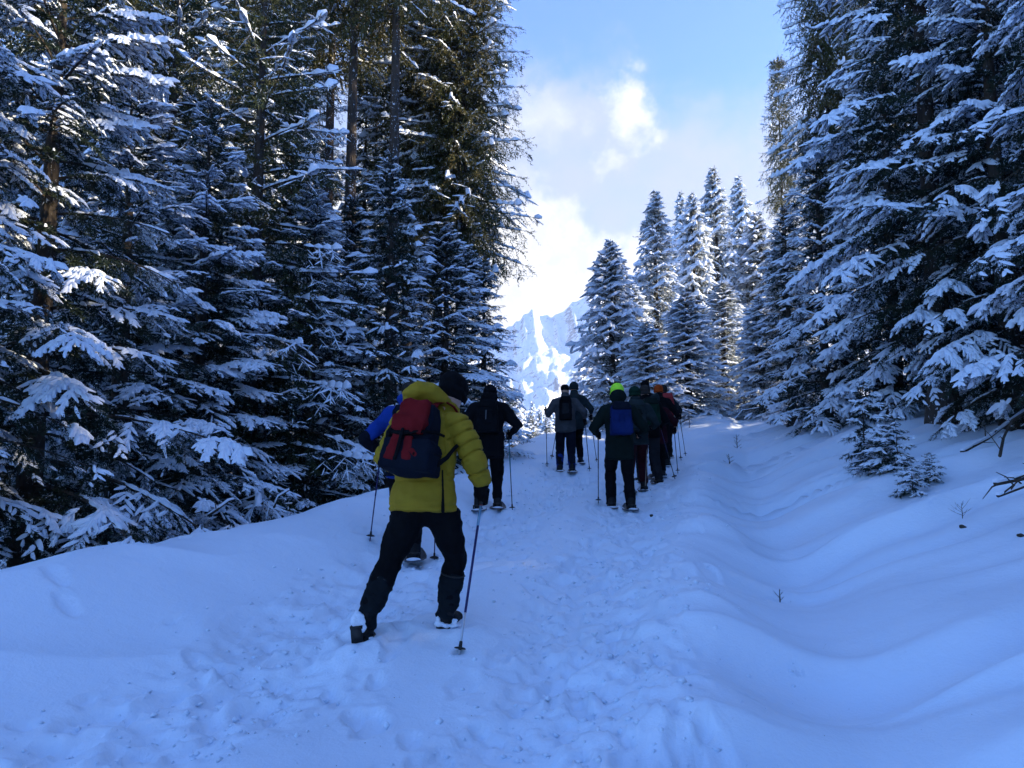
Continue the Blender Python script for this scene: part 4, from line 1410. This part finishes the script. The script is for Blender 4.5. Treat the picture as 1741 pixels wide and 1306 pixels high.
raw('heel_plate', [box(q(607, 1080, 4.68), (.034, .018, .046), frame(V3(-.1, 0, 1), V3(.1, 1, 0))), box(q(607, 1066, 4.69), (.040, .022, .010), frame(V3(-.1, 0, 1), V3(.1, 1, 0)))], M_RUB, he)
vol('boot_cuff', [ball(q(621, 1070, 4.76), (.058, .06, .060)), ball(q(626, 1083, 4.78), (.05, .09, .035))], M_BOOT, he, .008, 3, folds(.006, 30, 13))
vol('snow_clump', [ball(q(609, 1056, 4.70), (.050, .03, .050)), ball(q(613, 1068, 4.70), (.042, .03, .04)), ball(q(608, 1044, 4.71), (.024, .02, .03)), ball(q(630, 1086, 4.72), (.03, .03, .016))], M_SNOW, he, .008, 3, folds(.014, 26, 4, (1, 1, 1)))
vol('snow_clump', [ball(q(752, 1062, 4.93), (.055, .04, .018)), ball(q(776, 1062, 4.95), (.05, .05, .016)), ball(q(745, 1052, 4.93), (.014, .02, .02)), ball(q(773, 1055, 4.93), (.02, .02, .02))], M_SNOW, he, .008, 3, folds(.014, 26, 9, (1, 1, 1)))
vol('glove', fist(haR, wrR, uR, .0150, 1.22) + [sweep([wrR + n1(elR - wrR) * .03, wrR], [.058, .048])], M_BLACK, he, .005, 2)
vol('glove', fist(haL, wrL, uL, .0150, 1.22), M_BLACK, he, .006, 2)
hc = hd + hM @ V3(0, -.012, .028)
vol('beanie', [ball(hc, (.103, .120, .112), hM, 18), ball(hc + hM @ V3(0, -.05, .02), (.085, .075, .085), hM, 14), sweep([hd + hM @ V3(.090 * math.sin(a), .106 * math.cos(a) - .008, -.018 - .02 * math.cos(a)) for a in np.linspace(0, 2 * math.pi, 19)], [.019] * 19)],
    M_BLACK, he, .008, 3, folds(.006, 24, 2))
raw('ear_bud', [ball(q(786, 687, 5.10), (.009, .008, .010))], M_POLE_S, he)
pole('dark blue pole with silver end in the right hand of the yellow jacket hiker', haR, tipR, [M_POLE_S, M_POLE_D, M_POLE_L, M_POLE_R], hero=True, r=.0095)
pole('dark pole slanting behind the left leg of the yellow jacket hiker', haL, tipL, [M_POLE_D, M_POLE_D])
snowshoe('snow caked snowshoe under the trailing left boot of the yellow jacket hiker', (heL + toL) / 2 + V3(-.01, .08, -.15), n1(V3(.05, 1, .05)), n1(V3(0, -.05, 1)), .85)
snowshoe('snowshoe sunk in the snow under the right boot of the yellow jacket hiker', (heR + toR) / 2 + V3(0, .07, -.15), n1(V3(.1, 1, .08)), (0, 0, 1), .85)

# his red and black rucksack
pu_ = n1(V3(.16, .22, 1)); pb = n1(V3(-.30, -1, .2))
M = frame(pu_, pb); pc = q(706, 748, 4.80)
f = lambda x, y, z: pc + M @ V3(x, y, z)     # x: his left is +x here (frame looks backwards), y: out of his back
rk = thing('rucksack', 'dark red and black rucksack on the back of the yellow jacket hiker', 'rucksack', pc, 'rucksacks on the hikers backs')
w_, dp_, h_ = .165, .105, .265
vol('main_bag', [box(f(0, -.01, .03), (.152, .10, .20), M, .72), box(f(0, .01, -.12), (.176, .115, .10), M, .93), ball(f(0, .02, -.20), (.15, .09, .055), M), ball(f(-.10, 0, -.15), (.085, .09, .08), M)], M_NIGHT, rk, .011, 9, folds(.008, 14, 3))
vol('lid', [box(f(.012, .02, .165), (.125, .10, .085), M, .74), box(f(.022, .055, .075), (.112, .065, .055), frame(M[:, 2] - M[:, 0] * .1, M[:, 1]), 1.08), ball(f(.0, .02, .22), (.10, .08, .045), M)], M_RED, rk, .010, 8, folds(.011, 15, 5))
for sx, tl in ((.092, .16), (-.012, -.12)):
    vol('front_pocket', [box(f(sx, .103, -.085), (.040, .024, .085), frame(M[:, 2] - M[:, 0] * tl * 1.0, M[:, 1]), .70)], M_RED, rk, .009, 7, folds(.006, 20, 6))
vol('lid_strap', [sweep([f(.13, .09, .02), f(.03, .125, .012), f(-.08, .10, .035)], [.016, .018, .016], .5, ref=M[:, 1], n=8)], M_BLACK, rk, .007, 2)
raw('side_stripe', [sweep([f(-.050, .128, -.10), f(-.105, .118, -.145), f(-.150, .090, -.19)], [.016, .018, .012], .35, ref=M[:, 1], n=8)], M_RED, rk)
raw('side_stripe', [sweep([f(.150, .06, -.05), f(.158, .07, -.13), f(.155, .06, -.2)], [.014, .02, .014], .4, ref=M[:, 1], n=8)], M_RED, rk)
raw('zip_band', [sweep([f(.038, .132, .03), f(.040, .136, -.06), f(.050, .13, -.16)], [.012, .013, .012], .4, ref=M[:, 1], n=8)], M_BLACK, rk)
raw('shoulder_strap', [sweep([f(-.07, -.02, .20), q(742, 686, 4.99), q(757, 683, 5.04), q(772, 692, 5.06), q(783, 712, 5.12)], [.024, .022, .019, .018, .02], .4, ref=(0, -.3, 1), n=8)], M_RED, rk)
raw('shoulder_strap', [sweep([f(.07, -.03, .20), q(690, 690, 5.02), q(684, 702, 5.10)], [.024, .024, .02], .4, ref=(0, -.3, 1), n=8)], M_BLACK, rk)
raw('hip_belt', [sweep([f(-.165, -.04, -.14), q(760, 778, 4.80), q(771, 764, 4.84), q(778, 757, 4.90)], [.018, .014, .012, .012], .45, ref=(0, -1, 0), n=8)], M_BLACK, rk)
raw('compression_strap', [sweep([f(-.160, -.08, .06), f(-.150, .03, .05), f(-.10, .11, .03)], [.009] * 3, .4, n=6)], M_BLACK, rk)
raw('compression_strap', [sweep([f(-.165, -.08, -.08), f(-.168, .04, -.10), f(-.07, .13, -.12)], [.009] * 3, .4, n=6)], M_BLACK, rk)
raw('pole_loop', [sweep([f(.145, .04, .08), f(.165, .05, .02), f(.16, .07, -.03)], [.02, .026, .015], n=8)], M_BLACK, rk)

# ------------------------------------------------------------------ the other hikers
SL = 'snowshoe on the {} foot of the hiker {}'
PLB = '{} pole of the hiker {}'


def lab(w):
    return dict(plab=(PLB.format('left', w), PLB.format('right', w)), slab=(SL.format('left', w), SL.format('right', w)))


K = dict(glove=M_BLACK)
hiker('hiker in bright blue and navy with grey cap, half hidden behind the yellow jacket', 688, 7.35, yaw=.02, s=1.03, lean=.13, phase=-1, stride=.22, hem=.76, girth=1.06, headdrop=.03,
      handL=(-.28, .22, .98), elbL=(-.40, .00, 1.12), handR=(.28, .25, 1.0), jacket=M_BLUE, lower=M_NIGHT, trousers=M_BLACK, gaiter=M_CHAR, hat=M_BROWNG, hatkind='cap', hood=True, voxel=.015,
      poleL=(-.33, -.02), poleR=(.30, -.20), polem=[M_POLE_D, M_POLE_D], pack=('dark rucksack of the hiker in the bright blue jacket, mostly hidden', (.14, .09, .22), [M_NIGHT, M_NIGHT, M_NIGHT, M_BLACK], 0), **lab('in the bright blue jacket'), **K)
_, rp, _ = hiker('hiker all in black with his right elbow out, behind the yellow jacket hiker', 830, 9.9, yaw=-.06, s=1.0, lean=.12, phase=1, stride=.12, hem=.72, girth=1.16, headdrop=.03,
      elbR=(.40, .0, 1.13), handR=(.26, .20, 1.00), elbL=(-.36, .05, 1.13), handL=(-.26, .30, 1.05), jacket=M_BLACK, trousers=M_BLACK, hat=M_BLACK, hood=True, voxel=.016,
      poleR=(.32, .05), polem=[M_POLE_B, M_POLE_G], pack=('black rucksack with one thin pale upright strip', (.145, .09, .23), [M_BLACK, M_BLACK, M_BLACK, M_BLACK], 0), **lab('all in black'), **K)
rko, rf, rM = rp
raw('pale_strip', [sweep([rf(.01, .125, .06), rf(.012, .13, -.06)], [.006, .006], .5, n=6)], M_PACKGREY, rko)
hiker('grey jacketed hiker with bright blue gaiters, left one of the far pair', 962, 14.3, yaw=-.05, headyaw=.15, s=1.0, lean=.06, phase=-1, stride=.10, hem=.80, girth=1.12, headdrop=.0,
      elbL=(-.36, .0, 1.12), handL=(-.38, .18, 1.20), elbR=(.36, .0, 1.18), handR=(.38, .12, .98), jacket=M_GREYJ, trousers=M_NIGHT, gaiter=M_GBLUE, hat=M_BLACK, hatkind='cap', voxel=.02,
      poleL=(-.36, .12), poleR=(.46, .05), polem=[M_POLE_B, M_POLE_B], pack=('narrow black rucksack on the grey jacket', (.125, .09, .24), [M_BLACK, M_BLACK, M_CHAR, M_BLACK], 0), **lab('in the grey jacket'), **K)
hiker('hiker in dark slate partly hidden behind the grey jacketed one of the far pair', 979, 15.6, yaw=.1, s=1.02, lean=.05, phase=1, stride=.12, hem=.76, girth=1.05, elbR=(.34, 0, 1.15), handR=(.34, .1, .98),
      jacket=M_TEAL, trousers=M_BLACK, hat=M_TEAL, voxel=.022, poleL=(-.5, .0), poleR=(.44, .0), polem=[M_POLE_B, M_POLE_B], **lab('with the dark slate hood'), **K)
hiker('hiker with neon green beanie and royal blue rucksack, nearest of the right line', 1055, 10.45, s=1.03, lean=.07, phase=-1, stride=.10, hem=.70, girth=1.08, headdrop=-.02,
      elbL=(-.36, .02, 1.10), handL=(-.27, .20, 1.02), elbR=(.36, .02, 1.10), handR=(.30, .26, 1.02), jacket=M_DGREEN, trousers=M_BLACK, gaiter=M_BLACK, hat=M_NEON, hood=True, hoodz=.085, voxel=.015,
      poleL=(-.30, .02), polem=[M_POLE_B, M_POLE_B], pack=('royal blue rucksack below the neon green beanie', (.155, .10, .24), [M_BLUE2, M_NIGHT, M_BLUE2, M_BLACK], 1), **lab('with the neon beanie'), **K)
hiker('hiker with bottle green beanie and maroon trousers, second of the right line', 1083, 11.7, yaw=-.12, headyaw=.2, s=.98, lean=.08, phase=1, stride=.14, hem=.78, girth=1.08,
      jacket=M_TEAL, trousers=M_MAROON, hat=M_GREEN, voxel=.018, poleR=(.12, -.12), polem=[M_POLE_BR, M_POLE_BR], handR=(.20, .15, 1.0), pack=('grey teal rucksack between the blue and the dark green ones', (.15, .10, .25), [M_TEAL, M_TEAL, M_DGREEN, M_BLACK], 0), **lab('with the bottle green beanie'), **K)
hiker('hiker with brown grey beanie and dark green rucksack, third of the right line', 1104, 12.9, yaw=.10, headyaw=-.2, s=1.01, lean=.08, phase=-1, stride=.12, hem=.80, girth=1.1,
      jacket=M_BLACK, trousers=M_CHAR, gaiter=M_CHAR, hat=M_BROWNG, voxel=.018, poleR=(.42, -.10), polem=[M_POLE_B, M_POLE_D], pack=('dark green rucksack on the black jacket', (.15, .10, .25), [M_GREEN, M_DGREEN, M_GREEN, M_BLACK], 0), **lab('with the brown grey beanie'), **K)
hiker('hiker with dark teal beanie and maroon jacket, fourth of the right line', 1119, 13.9, s=.93, lean=.07, phase=1, stride=.12, hem=.72, girth=1.08, elbR=(.38, .0, 1.12), handR=(.36, .08, .96),
      jacket=M_MAROON, trousers=M_BLACK, hat=M_TEAL, voxel=.02, poleR=(.40, .02), polem=[M_POLE_B, M_POLE_B], **lab('in the maroon jacket'), **K)
hiker('hiker with an orange beanie in the right hand line', 1123, 15.4, yaw=-.1, headyaw=-.3, s=1.0, lean=.06, phase=-1, jacket=M_BLACK, trousers=M_BLACK, hat=M_ORANGE, voxel=.022, girth=1.05, elbR=(.36, 0, 1.12), handR=(.36, .08, .98),
      poleR=(.42, .0), polem=[M_POLE_B, M_POLE_G], **lab('with the orange beanie'), **K)
hiker('hiker carrying a coral rucksack, farthest right of the line', 1133, 16.6, s=.98, lean=.08, phase=1, jacket=M_CHAR, trousers=M_BLACK, hat=M_BROWNG, voxel=.022, girth=1.05, elbR=(.34, 0, 1.12), handR=(.34, .08, .98),
      poleR=(.44, .0), poleL=(-.2, .0), polem=[M_POLE_B, M_POLE_B], pack=('coral red rucksack, farthest right of the line', (.15, .13, .26), [M_PINK, M_PINK, M_PINK, M_BLACK], 0), **lab('carrying the coral rucksack'), **K)
hiker('hiker with a black beanie showing just above the brown grey beanie', 1101, 16.9, s=1.06, lean=.06, phase=-1, jacket=M_NIGHT, trousers=M_BLACK, hat=M_BLACK, voxel=.024, shoes=False, **K)

# ------------------------------------------------------------------ twigs, fallen branches and small growth in the snow
def twig_thing(name, label, cat, base_pt, lines, mat, group=None, snow=()):
    """lines: list of (points, r0, r1)"""
    o = thing(name, label, cat, base_pt, group)
    pcs = [sweep(p, list(np.linspace(r0, r1, len(p))), n=6) for p, r0, r1 in lines]
    raw('stems', pcs, mat, o)
    if len(snow):
        raw('snow_on_stems', [sweep(p, rr, .8, ref=(0, 0, 1), n=8) for p, rr in snow], M_SNOW, o)
    return o


def bare_shrub(label, px, d, h, n, spread, seed, up_angle=.9, group='bare twiggy growth in the snow', name='bare_shrub', stem=.012):
    rr = random.Random(seed); g = G(px, d)
    ls = []
    top = g + V3(rr.uniform(-.05, .05) * h, 0, h)
    stemp = [g - V3(0, 0, .1), g + (top - g) * .35 + V3(.02 * h, 0, 0), g + (top - g) * .7, top]
    ls.append((stemp, stem, stem * .3))
    for k in range(n):
        t = .12 + .85 * k / n
        a = k * 2.4 + rr.random(); b = g + (top - g) * t
        ln = h * spread * (1.05 - t * .7) * rr.uniform(.7, 1.2)
        e = b + V3(math.cos(a) * ln, math.sin(a) * ln, ln * up_angle * rr.uniform(.5, 1.2))
        m_ = (b + e) / 2 + V3(0, 0, -.06 * ln)
        ls.append(([b, m_, e], stem * .45, stem * .12))
        for j in range(2):
            e2 = m_ + (e - m_) * .3 + V3(rr.uniform(-.3, .3), rr.uniform(-.3, .3), rr.uniform(.1, .4)) * ln * .6
            ls.append(([m_, e2], stem * .22, stem * .08))
    return twig_thing(name, label, 'bare shrub', g, ls, M_TWIG, group)


bare_shrub('grey bare shrub of fine upward twigs in front of the dark left wood', 168, 7.9, .95, 26, .38, 3)
bare_shrub('low bare shrub beside the snow mound at the dark left edge', 118, 7.6, .45, 14, .5, 4)
bare_shrub('dry snowy brushwood at the foot of the left row behind the blue jacket hiker', 575, 11.4, .55, 30, .8, 5, .3)
bare_shrub('dry brush tangle left of the blue jacket hiker', 610, 12.6, .5, 26, .8, 6, .3)
bare_shrub('thin bare bush standing in the snow slope at the centre right', 1253, 19.5, .45, 12, .35, 7)
bare_shrub('small branching twig in the snow right of the last hikers', 1240, 15.6, .26, 8, .6, 8)
bare_shrub('thin twig on the sunlit brow of the slope', 1172, 24.0, .6, 7, .25, 9)
bare_shrub('little dark twig poking from the ditch in the foreground right', 1324, 6.5, .11, 4, .5, 10, stem=.007)
bare_shrub('weedy twigs near the right edge of the bank', 1640, 7.2, .15, 9, .9, 12, stem=.005)
# snow mound with buried fir twigs on the left edge
g = G(175, 7.3)
mo = thing('snow_mound', 'snow covered stump with small spruce twigs at the left edge of the track', 'snow mound', g)
vol('snow_cap', [ball(g + V3(0, 0, .08), (.17, .14, .15)), ball(g + V3(-.14, .03, .06), (.13, .1, .10)), ball(g + V3(.13, .02, .02), (.12, .1, .08))], M_SNOW, mo, .018, 5, folds(.02, 9, 2, (1, 1, 1)))
# fallen branches on the right edge and left edge
def log_thing(label, pts, r0, r1, side, snowy=True, group='fallen branches lying on the snow'):
    pts = [np.asarray(p) for p in pts]
    ls = [(pts, r0, r1)]
    rr = random.Random(len(label))
    for k in range(side):
        t = (k + .5) / side * (len(pts) - 1); i = min(int(t), len(pts) - 2); b = pts[i] + (pts[i + 1] - pts[i]) * (t - i)
        e = b + V3(rr.uniform(-.3, .3), rr.uniform(-.25, .1), rr.uniform(-.15, .3))
        ls.append(([b, (b + e) / 2 + V3(0, 0, .03), e], r0 * .35, r0 * .1))
    sn = [([p + V3(0, 0, r0 * .8) for p in pts], [r0 * 1.0] * len(pts))] if snowy else []
    g_ = pts[0]
    return twig_thing('fallen_branch', label, 'fallen branch', g_, ls, M_TWIG, group, sn)


log_thing('upper snow topped broken branch jutting in at the right edge', [q(1800, 800, 6.6), q(1741, 812, 6.6), q(1693, 822, 6.5)], .030, .022, 5)
log_thing('lower dark broken branch at the right edge', [q(1800, 812, 6.4), q(1741, 826, 6.4), q(1697, 843, 6.3)], .024, .016, 7)
log_thing('forked grey branch rising from the snow at the far right under the trees', [q(1700, 775, 8.6), q(1706, 745, 8.7), q(1720, 715, 8.8), q(1760, 690, 8.9)], .02, .010, 5, False)
log_thing('snow covered branch lying under the spruces at the right', [q(1636, 768, 9.2), q(1680, 745, 9.6), q(1700, 730, 9.9), q(1741, 700, 10.2)], .026, .014, 5)
log_thing('short crooked stick at the edge of the left wood', [q(355, 876, 8.2), q(372, 864, 8.2), q(388, 852, 8.3), q(396, 850, 8.4)], .018, .012, 2)
log_thing('bent stick standing at the foot of the left row', [q(466, 862, 9.6), q(472, 845, 9.6), q(490, 834, 9.7)], .018, .012, 3)
log_thing('thin arching branch with frosted needles on the right slope', [q(1290, 694, 19.0), q(1262, 698, 19.2), q(1250, 712, 19.2)], .016, .008, 8)
log_thing('dead branches on the brow right of the last hiker', [q(1172, 712, 20.0), q(1164, 716, 20.0), q(1156, 720, 20.0)], .014, .008, 5, False)
for px, d, lb in ((1640, 6.9, 'dark stone peeping from the snow below the saplings'), (1740, 6.1, 'dark wood scrap in the snow at the right edge'), (1108, 9.8, 'dark scrap in the snow at the feet of the line')):
    g = G(px, d)
    o = thing('stone', lb, 'stone', g)
    vol('stone_body', [ball(g + V3(0, 0, .01), (.03, .025, .02)), ball(g + V3(.03, 0, 0), (.025, .02, .012))], M_TWIG, o, .01, 2, folds(.01, 30, 3))

# ------------------------------------------------------------------ loose snow crumbs of the trodden lines, needles and bark bits
def crumbs(name, label, n, rmin, rmax, mat, spread, seed, flat=.7, dmax=13):
    rg = np.random.default_rng(seed)
    dd = 2.0 + dmax * rg.random(n) ** 1.7
    which = rg.random(n) < .5
    x = np.where(which, interp(dd, TA), interp(dd, TB)) + rg.normal(0, spread, n)
    y = dd * .9945 + .172
    i = np.clip(np.searchsorted(gx, x), 1, len(gx) - 1); j = np.clip(np.searchsorted(gy, y), 1, len(gy) - 1)
    z = (GZ[j, i] + GZ[j - 1, i - 1] + GZ[j, i - 1] + GZ[j - 1, i]) / 4
    r = rmin + (rmax - rmin) * rg.random(n) ** 3
    o8 = np.array([(1, 0, 0), (0, 1, 0), (-1, 0, 0), (0, -1, 0), (0, 0, 1), (0, 0, -1)], float)
    V = o8[None] * r[:, None, None] * rg.uniform(.6, 1.3, (n, 6, 1)) * np.array([1, 1, flat]) + rg.normal(0, .15, (n, 6, 3)) * r[:, None, None]
    V += np.stack([x, y, z + r * .25], -1)[:, None]
    F_ = np.array([(0, 1, 4), (1, 2, 4), (2, 3, 4), (3, 0, 4), (1, 0, 5), (2, 1, 5), (3, 2, 5), (0, 3, 5)])
    tag(link(name, mesh_from(name, V.reshape(-1, 3), (F_[None] + (np.arange(n) * 6)[:, None, None]).reshape(-1, 3), [mat])), label, 'snow crumbs' if 'snow' in name else 'debris', kind='stuff')


crumbs('snow_crumbs', 'loose crumbs and clods of snow kicked up along the trodden lines', 5200, .004, .026, M_GROUND, .42, 5)
crumbs('needle_litter', 'tiny dark needles and bark bits fallen on the snow', 420, .0018, .005, M_TWIG, 1.5, 6, .5, 9)

# ------------------------------------------------------------------ the cold hazy air of the valley
hz = bpy.data.materials.new('haze')
hz.use_nodes = True
ht = hz.node_tree
ht.nodes.clear()
hv = ht.nodes.new('ShaderNodeVolumePrincipled')
hv.inputs['Color'].default_value = (0.93, 0.95, 1.0, 1)
hv.inputs['Density'].default_value = 0.00015
hv.inputs['Anisotropy'].default_value = 0.3
hout = ht.nodes.new('ShaderNodeOutputMaterial')
ht.links.new(hv.outputs[0], hout.inputs['Volume'])
x0, x1, y0, y1, z0, z1 = -3200, 3200, -300, 3600, -300, 640
hvtx = [(x, y, z) for z in (z0, z1) for y in (y0, y1) for x in (x0, x1)]
hf = np.array([(0, 2, 3, 1), (4, 5, 7, 6), (0, 1, 5, 4), (2, 6, 7, 3), (0, 4, 6, 2), (1, 3, 7, 5)])
tag(link('haze', mesh_from('haze', np.array(hvtx, float), hf, [hz], smooth=False)), 'thin cold haze in the air', kind='stuff')
